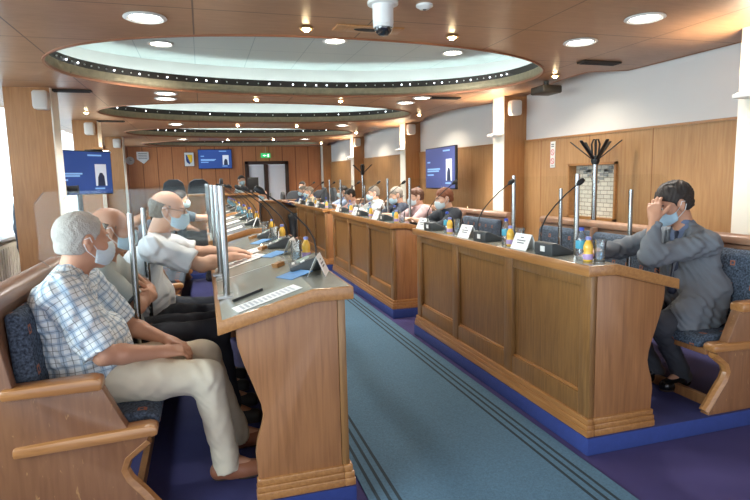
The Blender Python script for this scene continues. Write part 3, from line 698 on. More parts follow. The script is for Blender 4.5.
def bench(side, y0, y1, label, seats, group='oak benches with blue upholstery'):
    x0 = BX[side]; X = lambda u: x0 + side * u
    P = lambda prof: [(X(u), z) for u, z in prof]
    t = thing('bench', label, 'bench', (X(.3), (y0 + y1) / 2, .1), 0, group)
    for a, c in ((y0 - .03, y0 + .03), (y1 - .03, y1 + .03)):
        prof = [(0, .1), (.035, .15), (.08, .22), (.13, .29), (.147, .34), (.13, .39), (.085, .425), (.045, .455), (.03, .49), (.11, .51), (.135, .56), (.165, .63), (.2, .71), (.50, .725), (.55, 1.03), (.63, 1.05), (.60, .6), (.60, .1)]
        e = MB().prism(P(prof), 'y', a, c).build('end_panel', M_BENCH, t, w=True, bevel=.004)
        m = (a + c) / 2; s_ = -1 if a < y0 else 1
        MB().prism(P([(.19, .69), (.19, .735), (.225, .745), (.48, .735), (.54, .735), (.54, .69)]), 'y', m - .052, m + .04).build('arm_rest', M_ARM, e, w=True, bevel=.012)
        MB().prism(P([(0, .475), (.0, .51), (.03, .522), (.3, .512), (.52, .50), (.52, .458), (.3, .465)]), 'y', m - .05, m + .035).build('seat_rail', M_ARM, e, w=True, bevel=.012)
        MB().tube([(X(u) , m + s_ * 0, z) for u, z in ((0.0, .115), (.035, .16), (.08, .225), (.13, .29), (.149, .34), (.13, .39), (.085, .425), (.045, .455))], .03, 8).build('edge_bead', M_ARM, e, w=True, smooth=True)
    MB().prism(P([(.51, .46), (.545, 1.02), (.60, 1.05), (.585, .46)]), 'y', y0 + .03, y1 - .03).build('back_panel', M_BACKW, t, w=True)
    MB().prism(P([(.52, 1.03), (.53, 1.075), (.56, 1.09), (.63, 1.085), (.64, 1.04)]), 'y', y0 - .03, y1 + .03).build('top_rail', M_BACKW, t, w=True, bevel=.008)
    MB().box(X(.02), y0 + .03, .44, X(.55), y1 - .03, .475).build('seat_board', M_END, t, w=True, bevel=.004)
    MB().box(X(.1), y0 + .03, .1, X(.13), y1 - .03, .16).build('foot_rail', M_END, t, w=True)
    sw = (y1 - y0 - .08) / seats
    for k in range(seats):
        a, c = y0 + .04 + k * sw + .02, y0 + .04 + (k + 1) * sw - .02
        MB().prism(P([(-.005, .475), (.005, .525), (.06, .545), (.46, .53), (.47, .475)]), 'y', a, c).build('seat_cushion', M_UPH, t, w=True, bevel=.018, seg=3)
        MB().prism(P([(.455, .53), (.42, .58), (.46, .97), (.49, 1.005), (.535, 1.0), (.512, .53)]), 'y', a, c).build('back_cushion', M_UPH, t, w=True, bevel=.018, seg=3)
        if k:
            yy = y0 + .04 + k * sw
            MB().prism(P([(.44, .5), (.475, 1.035), (.53, 1.035), (.5, .5)]), 'y', yy - .018, yy + .018).build('back_divider', M_BACKW, t, w=True, bevel=.004)
    return t
MODR = [(2.414, 4.88), (5.60, 8.45), (9.05, 11.9)]
MODL = [(2.38, 5.12), (5.75, 8.45), (9.05, 11.9)]
WHICH = ['nearest', 'second', 'third']
for i, (a, c) in enumerate(MODR):
    desk(1, a, c, '%s long oak desk in the right row, panelled front facing the aisle' % WHICH[i], 3)
    bench(1, a, c, '%s blue upholstered oak bench behind the right desks' % WHICH[i], 3)
for i, (a, c) in enumerate(MODL):
    desk(-1, a, c, '%s oak desk in the left row with a grey writing top' % WHICH[i], 3)
    bench(-1, a, c, '%s blue upholstered oak bench behind the left desks' % WHICH[i], 3)

# far presiding desk across the end and its low front desk
t = thing('presiding_desk', 'far raised brown desk across the end of the hall below the back screen', 'desk', (.55, 12.9, 0))
MB().box(-.6, 12.75, 0, 1.18, 13.1, 1.2).build('desk_front', M_DESK, t, w=True, bevel=.006)
MB().box(-.66, 12.68, 1.2, 1.24, 13.5, 1.25).build('desk_top', M_LIP, t, w=True, bevel=.006)
b = MB()
for k in range(4): b.box(-.62 + k * .58, 12.735, .02, -.55 + k * .58, 12.76, 1.18)
b.build('front_stile', M_END, t, w=True, bevel=.004)
t = thing('cross_desk', 'far low brown desk before the white double door, across the end', 'desk', (2.0, 14.0, 0))
MB().box(1.35, 13.8, 0, 2.9, 13.85, .98).build('desk_front', M_DESK, t, w=True, bevel=.006)
MB().box(1.3, 13.75, .98, 2.95, 14.35, 1.03).build('desk_top', M_LIP, t, w=True, bevel=.006)
for xx in (1.35, 2.85): MB().box(xx, 13.85, 0, xx + .05, 14.3, .98).build('side_panel', M_END, t, w=True)
M_GCH = plain('grey_chair', (74, 78, 84), .7)
def far_chair(x, y, rz, label, z=0):
    t = thing('high_back_chair', label, 'chair', (x, y, z), rz, 'dark high back chairs at the far end')
    b = MB(); b.prism([(-.26, .45), (.26, .45), (.27, .9), (.22, 1.14), (.1, 1.22), (-.1, 1.22), (-.22, 1.14), (-.27, .9)], 'y', -.04, .04); b.build('backrest', M_GCH, t, bevel=.03)
    MB().box(-.26, -.5, .40, .26, -.02, .5).build('seat', M_GCH, t, bevel=.03)
    MB().tube([(0, -.25, .06), (0, -.25, .42)], .03, 10).build('gas_post', M_BLACK, t)
    b = MB()
    for k in range(5): b.tube([(0, -.25, .07), (.28 * math.cos(k * 1.2566), -.25 + .28 * math.sin(k * 1.2566), .02)], .02, 6)
    b.build('star_base', M_BLACK, t)
for x, y, rz, z, lab in ((2.90, 12.75, -PI / 2, .1, 'dark chair under the far man in the cream jacket'), (2.85, 13.55, -PI / 2, .1, 'dark chair under the far man in the blue jacket'), (1.98, 14.6, -PI / 2, 0, 'dark chair under the far bald man before the white door'), (.44, 13.95, PI / 2, .37, 'dark chair under the man presiding at the raised end desk')): far_chair(x, y, rz, lab, z)
for x, y, lab in ((-.65, 14.3, 'far dark grey high back chair left behind the presiding desk'), (-.08, 14.45, 'far dark grey high back chair second from left behind the presiding desk'), (2.5, 15.9, 'far dark grey high back chair before the white door'), (3.25, 15.9, 'far dark grey high back chair right of the white door')): far_chair(x, y, 0, lab, .37 if y < 15 else 0)
t = thing('monitor', 'black monitor seen from behind on the far presiding desk', 'monitor', (1.10, 12.95, 1.25))
MB().box(-.12, -.02, .06, .12, .02, .34).build('monitor_panel', M_BLACK, t, bevel=.006)
MB().box(-.03, -.01, 0, .03, .03, .1).build('monitor_neck', M_BLACK, t); MB().box(-.12, -.08, 0, .12, .1, .012).build('monitor_foot', M_BLACK, t)

# ------------------------------------------------------------------ screens of clear acrylic between the seats
def divider(name, label, dp_, bp_, end, ztop_d, ztop_b):
    """dp_ desk pole foot (x,y,z), bp_ bench pole foot, end = far end of the sheet"""
    t = thing('acrylic_screen', label, 'screen', (dp_[0], dp_[1], dp_[2]), 0, 'clear acrylic screens between seats')
    def pole(p, zt, r):
        MB().tube([p, (p[0], p[1], zt)], r, 12).build('steel_pole', M_CHROME, t, w=True, smooth=True)
    pole(dp_, ztop_d, .0165); pole(bp_, ztop_b, .0155)
    b = MB(); b.box(dp_[0] - .045, dp_[1] - .035, dp_[2] - .004, dp_[0] + .045, dp_[1] + .035, dp_[2] + .007); b.build('foot_plate', M_STEEL, t, w=True)
    b = MB(); b.box(bp_[0] - .04, bp_[1] - .035, bp_[2] - .001, bp_[0] + .04, bp_[1] + .035, bp_[2] + .01); b.build('foot_plate', M_STEEL, t, w=True)
    A = V((dp_[0], dp_[1], 0)); B = V((bp_[0], bp_[1], 0)); E_ = V((end[0], end[1], 0))
    d = (E_ - A); L = d.length; d.normalize(); n = V((-d.y, d.x, 0))
    off = n * .02
    pr = [(-.01, dp_[2] + .06), (-.01, ztop_d - .05), (.03, ztop_d - .012), (L - .06, ztop_d - .012), (L, ztop_d - .07), (L, 1.12), (L - .05, 1.09), ((B - A).length + .02, .80), ((B - A).length - .1, .80)]
    b = MB()
    va = [b.bm.verts.new(A + d * u + off * 1.0 + V((0, 0, z))) for u, z in pr]; vb = [b.bm.verts.new(A + d * u + off * 1.25 + V((0, 0, z))) for u, z in pr]
    b.bm.faces.new(va); b.bm.faces.new(list(reversed(vb)))
    for i in range(len(pr)): b.bm.faces.new((va[i], vb[i], vb[(i + 1) % len(pr)], va[(i + 1) % len(pr)]))
    b.build('acrylic_sheet', M_ACR, t, w=True)
    return t
def zt(side, x): return topz((x - X0[side]) * side) + .003
for i, (yd, yb) in enumerate([(2.79, 3.01), (3.5, 3.66), (4.45, 4.5), (6.5, 6.55), (7.4, 7.45), (9.9, 9.95), (10.8, 10.85)]):
    x = .085 - .008 * min(i, 3)
    divider('d', '%s clear acrylic screen on two chrome poles along the left row, counted from the camera' % ORD[i], (x, yd, zt(-1, x)), (-.35, yb, .545), (-.8, yb + (yb - yd) * .9), 1.475, 1.35)
for i, yd in enumerate([3.19, 3.99, 6.36, 7.2, 9.9, 10.8]):
    x = 2.385
    divider('d', '%s clear acrylic screen on two chrome poles along the right row, counted from the camera' % ORD[i], (x, yd, zt(1, x)), (2.84, yd + .02, .545), (3.2, yd + .04), 1.495, 1.38)

# ------------------------------------------------------------------ things on the desks
def console_proto():
    """delegate microphone console: local +x towards the seat"""
    t = thing('microphone_console', '', 'microphone')
    b = MB(); b.prism([(-.075, 0), (.085, 0), (.085, .022), (.06, .03), (-.045, .075), (-.075, .07)], 'y', -.085, .085); b.build('console_body', M_GREY, t, bevel=.007)
    sl = V((-.045, 0, .075)) - V((.06, 0, .03)); sl.normalize(); nn = V((.4, 0, .92)).normalized()
    b = MB(); b.obox(V((.015, -.01, .0502)), sl, (0, 1, 0), nn, .035, .045, .002); b.build('display', M_LCD, t)
    b = MB(); b.obox(V((.066, -.005, .029)), (1, 0, -.3), (0, 1, 0), (.3, 0, 1), .008, .03, .003); b.build('label_strip', M_WPL, t)
    b = MB(); b.obox(V((.02, .065, .0485)), sl, (0, 1, 0), nn, .012, .012, .004); b.build('talk_button', M_WPL, t)
    b = MB(); b.box(-.0785, -.02, .02, -.075, .02, .052); b.build('rear_label', M_WPL, t)
    pts = [(-.05, .05, .07), (-.054, .05, .11), (-.046, .05, .16), (-.015, .048, .22), (.045, .046, .285), (.12, .044, .35), (.20, .042, .405)]
    MB().tube(pts, .0042, 8).build('gooseneck', M_BLACKM, t, smooth=True)
    m = MB().tube([(.195, .042, .402), (.203, .042, .408), (.211, .0415, .414), (.228, .041, .425), (.241, .0405, .434), (.245, .04, .437)], [.006, .012, .0165, .0175, .013, .005], 12).build('microphone_head', M_BLACKM, t, smooth=True)
    return t
def card_proto():
    t = thing('name_card', '', 'name card')
    b = MB(); w = .085
    for s_ in (-1, 1):
        b.obox(V((s_ * .0225, 0, .0485)), (0, 1, 0), (-s_ * .045, 0, .1), (.1, 0, s_ * .045), w, .0535, .0007)
    b.build('folded_card', M_PAPER, t)
    for s_ in (-1, 1):
        b = MB()
        nn = V((.1 * s_, 0, .045)).normalized(); up_ = V((-s_ * .045, 0, .1)).normalized()
        c0 = V((s_ * .0225, 0, .0485)) + nn * .0011
        for v_, wd in ((.028, .016), (.008, .045), (-.008, .036)):
            b.obox(c0 + up_ * v_, (0, 1, 0), up_, nn, wd, .0035, .0003)
        b.build('printed_lines', M_INK, t)
    return t
M_PET = clear('clear_bottle', tint=(236, 244, 250), fac=.06, haze=.06)
M_CAPB = plain('cap_blue', (46, 72, 170), .4)
M_LABC = plain('label_cyan', (70, 160, 186), .5)
M_JUICE = plain('juice_orange', (234, 186, 66), .35, coat=.3)
M_JLAB = plain('juice_label', (176, 150, 196), .5, var=.3, vscale=60)
M_CAPW = plain('cap_pale', (130, 138, 200), .4)
M_CUP = clear('clear_cup', tint=(244, 247, 248), fac=.06, haze=.06)
M_WATER = clear('water', tint=(225, 240, 250), fac=.03)
def water_proto():
    t = thing('water_bottle', '', 'bottle')
    MB().lathe([(0, 0), (.028, .002), (.031, .012), (.031, .06), (.029, .068), (.031, .078), (.031, .12), (.026, .145), (.013, .168), (.0125, .178), (0, .178)], 18).build('bottle_body', M_PET, t, smooth=True)
    MB().lathe([(.0318, .07), (.0322, .071), (.0322, .118), (.0318, .119)], 18).build('bottle_label', M_LABC, t, smooth=True)
    MB().lathe([(0, .178), (.0145, .178), (.0145, .196), (.012, .198), (0, .198)], 14).build('bottle_cap', M_CAPB, t)
    return t
def juice_proto():
    t = thing('juice_bottle', '', 'bottle')
    MB().lathe([(0, 0), (.025, .001), (.028, .01), (.028, .055), (.024, .066), (.028, .08), (.027, .108), (.018, .13), (.0135, .138), (.0135, .145), (0, .145)], 18).build('bottle_body', M_JUICE, t, smooth=True)
    MB().lathe([(.0285, .014), (.0288, .015), (.0288, .05), (.0284, .051)], 18).build('bottle_label', M_JLAB, t, smooth=True)
    MB().lathe([(0, .145), (.0165, .145), (.0165, .163), (.014, .166), (0, .166)], 14).build('bottle_cap', M_CAPW, t)
    return t
def cup_proto():
    t = thing('drinking_glass', '', 'glass')
    MB().lathe([(0, 0), (.026, 0), (.027, .004), (.033, .112), (.0345, .115), (.033, .116), (.0315, .112), (.0255, .008), (0, .008)], 20).build('glass_body', M_CUP, t, smooth=True)
    MB().lathe([(0, .009), (.025, .009), (.0275, .05), (0, .05)], 18).build('water_fill', M_WATER, t, smooth=True)
    return t
con, crd, wat, jui, cup = console_proto(), card_proto(), water_proto(), juice_proto(), cup_proto()
wat.scale = (.92, .92, .90); jui.scale = (.9, .9, .80)
uc, ud, uw, uj, ug = [], [], [], [], []
SEATR = [2.85, 3.65, 4.62, 5.98, 6.93, 7.9, 9.5, 10.45, 11.35]
SEATL = [2.92, 3.97, 4.72, 6.2, 7.1, 8.0, 9.5, 10.45, 11.35]
for side, seats in ((1, SEATR), (-1, SEATL)):
    for i, y in enumerate(seats):
        s_ = SIDE[side]; rz = 0 if side > 0 else PI
        X = lambda u: X0[side] + side * u
        z = topz(0) + .002
        who = '%s from the camera on the %s desks' % (ORD[i], s_)
        j = random.uniform(-.008, .008)
        place(con, uc, (X(.072) if side > 0 else X(.075), y + j, z), rz + (-.12 if side < 0 else .05), 'black gooseneck microphone console ' + who, 'microphone consoles on the desks')
        if i < 3 or i % 3 < 2 or side > 0:
            cy_ = y + side * (.27 if i != 2 else .19)
            if side < 0: cy_ = [2.73, 3.60, 4.52][i] if i < 3 else y - .22
            place(crd, ud, (X(.045), cy_, z), rz + side * .06 + (-.25 if side < 0 and i < 3 else 0), 'white folded name card, ' + who, 'name cards on the desks')
        if side > 0:
            wy = y - .285
            place(wat, uw, (X(.07), wy + .02, z), random.random() * 6, 'clear water bottle with blue cap, ' + who, 'water bottles on the desks')
            place(jui, uj, (X(.065), wy - .045, z), random.random() * 6, 'orange juice bottle, ' + who, 'juice bottles on the desks')
            place(cup, ug, (X(.125), wy - .065, z), 0, 'clear drinking glass, ' + who, 'drinking glasses on the desks')
        else:
            wy = y + (.37 if i < 2 else .27)
            place(jui, uj, (X(.005), wy, z), random.random() * 6, 'orange juice bottle, ' + who, 'juice bottles on the desks')
            place(cup, ug, (X(.07), wy - .03, z), 0, 'clear drinking glass, ' + who, 'drinking glasses on the desks')
            if i > 2: place(wat, uw, (X(.08), wy + .06, z), random.random() * 6, 'clear water bottle with blue cap, ' + who, 'water bottles on the desks')
# papers, leaflets, small blocks and pens on the left desks
SLOPE = math.atan(.108 / .407)
def flat_on_desk(name, label, cat, side, u, y, lx, ly, th, rot, mat, group=None, lines=0, raise_=0):
    """thin thing lying on the desk top, following its slope"""
    X = X0[side] + side * u; z = topz(u) + .0032 + raise_
    o = thing(name, label, cat, (X, y, z), 0, group) if lines else None
    up_ = V((0, 0, 1)) if u < .143 else V((-side * -math.sin(SLOPE), 0, math.cos(SLOPE)))
    ax = V((1, 0, 0)); ax = (ax - up_ * ax.dot(up_)).normalized(); ay = up_.cross(ax)
    a2 = ax * math.cos(rot) + ay * math.sin(rot); b2 = up_.cross(a2)
    b = MB(); b.obox(up_ * th / 2, a2, b2, up_, lx / 2, ly / 2, th / 2)
    if not lines: return tag(b.build(name, mat, loc=(X, y, z)), label, cat, group)
    b.build('sheet', mat, o)
    b = MB()
    for k in range(lines):
        f = (k + .5) / lines - .5
        b.obox(up_ * (th + .0004) + a2 * f * lx * .85, a2, b2, up_, lx / lines * .22, ly * .36 * random.uniform(.7, 1), .0003)
    b.build('printed_lines', plain('faint_ink', (186, 188, 192), .8), o)
    return o
flat_on_desk('agenda_sheet', 'long narrow white agenda sheet at the near end of the nearest left desk', 'paper', -1, .33, 2.47, .30, .13, .001, .18, M_PAPER, lines=12)
flat_on_desk('paper_sheet', 'white paper under the hands of the man in the white shirt', 'paper', -1, .36, 3.75, .30, .21, .0012, .25, M_PAPER, 'papers on the left desks', 9)
flat_on_desk('paper_sheet', 'white paper beyond the hands of the man in the white shirt', 'paper', -1, .28, 4.08, .29, .21, .0012, -.2, M_PAPER, 'papers on the left desks', 9)
for k, (u, y) in enumerate([(.33, 6.2), (.3, 7.1), (.33, 8.0), (.3, 9.6)]):
    flat_on_desk('paper_sheet', 'white paper on the left desks beyond the first gap, %s from the gap' % ORD[k], 'paper', -1, u, y, .29, .21, .0012, .1 * k, M_PAPER, 'papers on the left desks', 9)
for k, (u, y) in enumerate([(.16, 2.78), (.16, 3.62), (.16, 4.45)]):
    flat_on_desk('leaflet', 'blue leaflet beside the name card, %s from the camera on the left desks' % ORD[k], 'leaflet', -1, u, y, .12, .19, .002, .3, plain('leaflet_blue', (82, 140, 196), .5, var=.35, vscale=25), 'blue leaflets on the left desks')
    flat_on_desk('wooden_block', 'small wooden block by the console, %s from the camera on the left desks' % ORD[k], 'block', -1, .19, y + .36, .05, .06, .022, .4, M_LIP, 'small wooden blocks on the left desks')
flat_on_desk('pen', 'black pen lying beside the agenda sheet', 'pen', -1, .40, 2.64, .15, .012, .011, .28, M_BLACK)
for k, (u, y) in enumerate([(.1, 5.98), (.11, 6.93), (.12, 7.9)]):
    flat_on_desk('leaflet', 'blue and white leaflet on the right desks, %s beyond the first gap' % ORD[k], 'leaflet', 1, .2, y - .12, .12, .19, .002, .2, MATS['leaflet_blue'], 'blue leaflets on the right desks')
# video camera on its tripod in front of the left screen
t = thing('video_camera', 'black video camera on a tripod in front of the left screen', 'camera', (-1.86, 8.45, 0))
b = MB(); b.box(-.09, -.09, 1.36, .13, .09, 1.5); b.build('camera_body', M_BLACK, t, bevel=.015)
MB().tube([(.13, 0, 1.44), (.25, 0, 1.44), (.26, 0, 1.44)], [.05, .055, .06], 14).build('lens_hood', M_BLACK, t, smooth=True)
MB().box(-.05, -.02, 1.5, .12, .02, 1.56).build('top_handle', M_BLACK, t, bevel=.01)
MB().lathe([(0, 1.24), (.05, 1.26), (.05, 1.34), (.03, 1.36), (0, 1.36)], 14).build('tripod_head', M_BLACK, t, smooth=True)
MB().tube([(-.05, 0, 1.31), (-.3, -.05, 1.2)], .01, 8).build('pan_handle', M_BLACK, t, smooth=True)
for k in range(3):
    a = k * 2.094 + .4
    MB().tube([(0, 0, 1.27), (.38 * math.cos(a), .38 * math.sin(a), 0.01)], .018, 8).build('tripod_leg', M_BLACK, t, smooth=True)
# ------------------------------------------------------------------ people: smooth distance fields turned into meshes
def A3(p): return np.array(p, dtype=np.float64)
def unit(v): v = A3(v); return v / np.linalg.norm(v)
def surfnets(a, h, org):
    s = a < 0
    nx, ny, nz = a.shape
    cnt = np.zeros((nx - 1, ny - 1, nz - 1), np.int8)
    for i in (0, 1):
        for j in (0, 1):
            for k in (0, 1): cnt += s[i:nx - 1 + i, j:ny - 1 + j, k:nz - 1 + k]
    I, J, K = np.nonzero((cnt > 0) & (cnt < 8))
    idx = -np.ones(cnt.shape, np.int64); idx[I, J, K] = np.arange(len(I))
    acc = np.zeros((len(I), 3)); n = np.zeros(len(I))
    cor = [(i, j, k) for i in (0, 1) for j in (0, 1) for k in (0, 1)]
    val = {c: a[I + c[0], J + c[1], K + c[2]].astype(np.float64) for c in cor}
    for c in cor:
        for ax in range(3):
            if c[ax] == 0:
                d = list(c); d[ax] = 1; d = tuple(d)
                va, vb = val[c], val[d]; m = (va < 0) != (vb < 0)
                t = np.where(m, va / np.where(m, va - vb, 1), 0)
                for q in range(3): acc[:, q] += np.where(m, c[q] + (t if q == ax else 0), 0)
                n += m
    P = org + h * (np.stack([I, J, K], 1) + acc / n[:, None])
    quads = []
    for ax in range(3):
        sl0 = [slice(1, -1)] * 3; sl1 = [slice(1, -1)] * 3
        sl0[ax] = slice(0, a.shape[ax] - 1); sl1[ax] = slice(1, a.shape[ax])
        s0, s1 = s[tuple(sl0)], s[tuple(sl1)]
        X, Y, Z = np.nonzero(s0 != s1)
        g = [X + 1, Y + 1, Z + 1]; g[ax] = [X, Y, Z][ax]
        b1, b2 = [q for q in range(3) if q != ax]
        def cell(d1_, d2_):
            c = [g[0].copy(), g[1].copy(), g[2].copy()]; c[b1] = c[b1] - d1_; c[b2] = c[b2] - d2_
            return idx[c[0], c[1], c[2]]
        q = np.stack([cell(1, 1), cell(0, 1), cell(0, 0), cell(1, 0)], 1)
        flip = s0[X, Y, Z] if ax != 1 else ~s0[X, Y, Z]
        q[~flip] = q[~flip][:, ::-1]
        quads.append(q)
    return P, np.concatenate(quads)
class Field:
    def __init__(s, lo, hi, h):
        s.h = h; s.org = A3(lo); s.n = np.ceil((A3(hi) - s.org) / h).astype(int) + 1
        s.a = np.full(s.n, 1.0, np.float32); s.lab = np.zeros(s.n, np.int8)
    def sub(s, lo, hi):
        i0 = np.clip(np.floor((A3(lo) - s.org) / s.h).astype(int), 0, s.n); i1 = np.clip(np.ceil((A3(hi) - s.org) / s.h).astype(int) + 1, 0, s.n)
        if (i1 <= i0).any(): return None, None
        ax = [(s.org[q] + s.h * np.arange(i0[q], i1[q])).astype(np.float32) for q in range(3)]
        return tuple(slice(i0[q], i1[q]) for q in range(3)), np.meshgrid(*ax, indexing='ij', sparse=True)
    def comb(s, sl, d, k, lab, op):
        a = s.a[sl]
        if op == 'u':
            if lab is not None: L = s.lab[sl]; L[d < a] = lab
            if k > 0:
                hh = np.maximum(k - np.abs(a - d), 0) / k; s.a[sl] = np.minimum(a, d) - hh * hh * k * .25
            else: s.a[sl] = np.minimum(a, d)
        elif op == 's':
            if k > 0:
                hh = np.maximum(k - np.abs(a + d), 0) / k; s.a[sl] = np.maximum(a, -d) + hh * hh * k * .25
            else: s.a[sl] = np.maximum(a, -d)
    def rc(s, a, b, ra, rb, k=.02, lab=None, op='u', cut=None):
        a, b = A3(a), A3(b); m = max(ra, rb) + max(k, .01) + 2 * s.h
        sl, G = s.sub(np.minimum(a, b) - m, np.maximum(a, b) + m)
        if sl is None: return
        d = b - a; L2 = max(d @ d, 1e-9)
        px, py, pz = G[0] - a[0], G[1] - a[1], G[2] - a[2]
        t = (px * d[0] + py * d[1] + pz * d[2]) / L2
        tc = np.clip(t, 0, 1)
        dist = np.sqrt((px - tc * d[0]) ** 2 + (py - tc * d[1]) ** 2 + (pz - tc * d[2]) ** 2) - (ra + (rb - ra) * tc)
        if cut == 'b': dist = np.maximum(dist, (t - 1) * math.sqrt(L2))
        if cut == 'ab': dist = np.maximum(np.maximum(dist, (t - 1) * math.sqrt(L2)), -t * math.sqrt(L2))
        s.comb(sl, dist.astype(np.float32), k, lab, op)
    def el(s, c, r, R=None, k=.02, lab=None, op='u', cuts=()):
        c, r = A3(c), A3(r); R = np.eye(3) if R is None else R   # columns of R = local axes
        ext = np.sqrt(((R * r) ** 2).sum(1)) + max(k, .01) + 2 * s.h
        sl, G = s.sub(c - ext, c + ext)
        if sl is None: return
        q = [G[0] - c[0], G[1] - c[1], G[2] - c[2]]
        l = [R[0, i] * q[0] + R[1, i] * q[1] + R[2, i] * q[2] for i in range(3)]
        k0 = np.sqrt(sum((l[i] / r[i]) ** 2 for i in range(3))); k1 = np.sqrt(sum((l[i] / r[i] ** 2) ** 2 for i in range(3))) + 1e-9
        d = k0 * (k0 - 1) / k1
        for (n_, off) in cuts: d = np.maximum(d, l[0] * n_[0] + l[1] * n_[1] + l[2] * n_[2] - off)
        s.comb(sl, d.astype(np.float32), k, lab, op)
    def torus(s, c, n, R0, r, k=.01, lab=None, squash=1.0):
        c, n = A3(c), unit(n); m = R0 + r + .03
        sl, G = s.sub(c - m, c + m)
        if sl is None: return
        q = [G[0] - c[0], G[1] - c[1], G[2] - c[2]]
        hgt = q[0] * n[0] + q[1] * n[1] + q[2] * n[2]
        rad = np.sqrt(np.maximum(q[0] ** 2 + q[1] ** 2 + q[2] ** 2 - hgt ** 2, 0))
        s.comb(sl, (np.sqrt((rad - R0) ** 2 + (hgt / squash) ** 2) - r).astype(np.float32), k, lab, 'u')
    def noise(s, amp, f, seed=0):
        ax = [(s.org[q] + s.h * np.arange(s.n[q])).astype(np.float32) for q in range(3)]
        X, Y, Z = np.meshgrid(*ax, indexing='ij', sparse=True)
        w = np.sin(X * f * .7 + Y * f * .9 + seed) + np.sin(Y * f * .6 - Z * f * .8 + seed * 2)
        s.a += (amp * np.sin(Z * f + 2.2 * np.sin(X * f * .55 + seed) + w) * .5 + amp * .5 * np.sin((X + Y - Z * .6) * f * 1.7 + w * 1.4) + amp * .35 * np.sin((X * .8 - Y + Z * 1.1) * f * 3.1 + 2 * w)).astype(np.float32)
    def plane(s, p, n):                       # keep the side where (x-p).n < 0
        p, n = A3(p), unit(n)
        ax = [(s.org[q] + s.h * np.arange(s.n[q])).astype(np.float32) for q in range(3)]
        X, Y, Z = np.meshgrid(*ax, indexing='ij', sparse=True)
        s.a = np.maximum(s.a, ((X - p[0]) * n[0] + (Y - p[1]) * n[1] + (Z - p[2]) * n[2]).astype(np.float32))
    def mesh(s, name, mats, origin, parent=None, uv=None, matfn=None):
        P, Q = surfnets(s.a, s.h, s.org)
        ii = np.clip(np.round((P - s.org) / s.h).astype(int), 0, s.n - 1)
        vl = s.lab[ii[:, 0], ii[:, 1], ii[:, 2]]
        me = bpy.data.meshes.new(name)
        o0 = A3(origin)
        me.vertices.add(len(P)); me.vertices.foreach_set('co', (P - o0).astype(np.float32).ravel())
        me.loops.add(Q.size); me.loops.foreach_set('vertex_index', Q.ravel().astype(np.int32))
        me.polygons.add(len(Q)); me.polygons.foreach_set('loop_start', np.arange(0, Q.size, 4, dtype=np.int32))
        try: me.polygons.foreach_set('loop_total', np.full(len(Q), 4, np.int32))
        except Exception: pass
        me.polygons.foreach_set('use_smooth', np.ones(len(Q), bool))
        for m in mats: me.materials.append(m)
        if matfn is not None: me.polygons.foreach_set('material_index', matfn(P[Q].mean(1)).astype(np.int32))
        if uv is not None:
            fl = vl[Q[:, 2]]; co = P[Q]; UV = np.zeros((len(Q), 4, 2))
            for L, (a, b, ref, rad) in uv.items():
                m = fl == L
                if not m.any(): continue
                a_, b_ = A3(a), A3(b); d = unit(b_ - a_); e1 = A3(ref) - d * (A3(ref) @ d); e1 = unit(e1); e2 = np.cross(d, e1)
                q = co[m] - a_
                ang = np.arctan2(q @ e2, q @ e1)
                ang = np.where(ang - ang[:, :1] > PI, ang - 2 * PI, np.where(ang - ang[:, :1] < -PI, ang + 2 * PI, ang))
                UV[m] = np.stack([ang * rad, q @ d], -1)
            lay = me.uv_layers.new(name='UVMap'); lay.data.foreach_set('uv', UV.astype(np.float32).ravel())
        me.update(calc_edges=True); me.validate()
        o = bpy.data.objects.new(name, me); C.objects.link(o)
        if parent is not None: o.parent = parent
        else: o.location = Vector(o0)
        return o
def tube_obj(name, mat, parent, origin, paths, r, seg=6):
    b = MB()
    for p in paths: b.tube([V(A3(q) - A3(origin)) for q in p], r, seg)
    return b.build(name, mat, parent, smooth=True)
def rot_about(v, ax, ang):
    v, ax = A3(v), unit(ax); return v * math.cos(ang) + np.cross(ax, v) * math.sin(ang) + ax * (ax @ v) * (1 - math.cos(ang))
def hand(F, w, d, n, right, curl=.45, sc=1.0, lab=None, k=.006, spread=.06, thumb=.35):
    w, d = A3(w), unit(d); n = A3(n); n = unit(n - d * (n @ d))
    t = np.cross(d, n) * (1 if right else -1)
    F.rc(w - d * .01, w + d * .03, .026 * sc, .027 * sc, .015, lab)
    spec = [(.030, .088, .040, .024, .021, .0092), (.0105, .092, .045, .028, .022, .0095), (-.0095, .087, .041, .026, .022, .0090), (-.0285, .077, .033, .020, .019, .0080)]
    for i, (o, kd, l1, l2, l3, r) in enumerate(spec):
        o *= sc; kn = w + d * kd * sc + t * o
        F.rc(w + d * .018 + t * o * .65, kn, .0165 * sc, .0125 * sc, .014, lab)
        dd = unit(d + t * spread * (o / .03)); p = kn; ang = curl * (.8 + .12 * i)
        for l, r0, r1, m in ((l1, r, r * .95, .8), (l2, r * .95, r * .88, 1.1), (l3, r * .88, r * .72, .8)):
            dd = rot_about(dd, np.cross(d, n), ang * m)
            q = p + dd * l * sc; F.rc(p, q, r0 * sc, r1 * sc, k, lab); p = q
    p = w + d * .022 * sc + t * .022 * sc + n * .008; dd = unit(d * .62 + t * .72 + n * thumb)
    F.rc(w + d * .01, p, .02 * sc, .017 * sc, .014, lab)
    for l, r0, r1 in ((.044, .0165, .012), (.032, .0115, .0105), (.026, .0105, .008)):
        q = p + dd * l * sc; F.rc(p, q, r0 * sc, r1 * sc, k, lab); p = q; dd = unit(dd + d * .35 + n * .15 * curl)
def ik(S, W, la, lb, pole):
    S, W = A3(S), A3(W); v = W - S; D = np.linalg.norm(v); D2 = min(D, (la + lb) * .995); u = v / D
    x = (la * la - lb * lb + D2 * D2) / (2 * D2); hgt = math.sqrt(max(la * la - x * x, 0))
    pl = A3(pole); pl = pl - u * (pl @ u); return S + u * x + unit(pl) * hgt
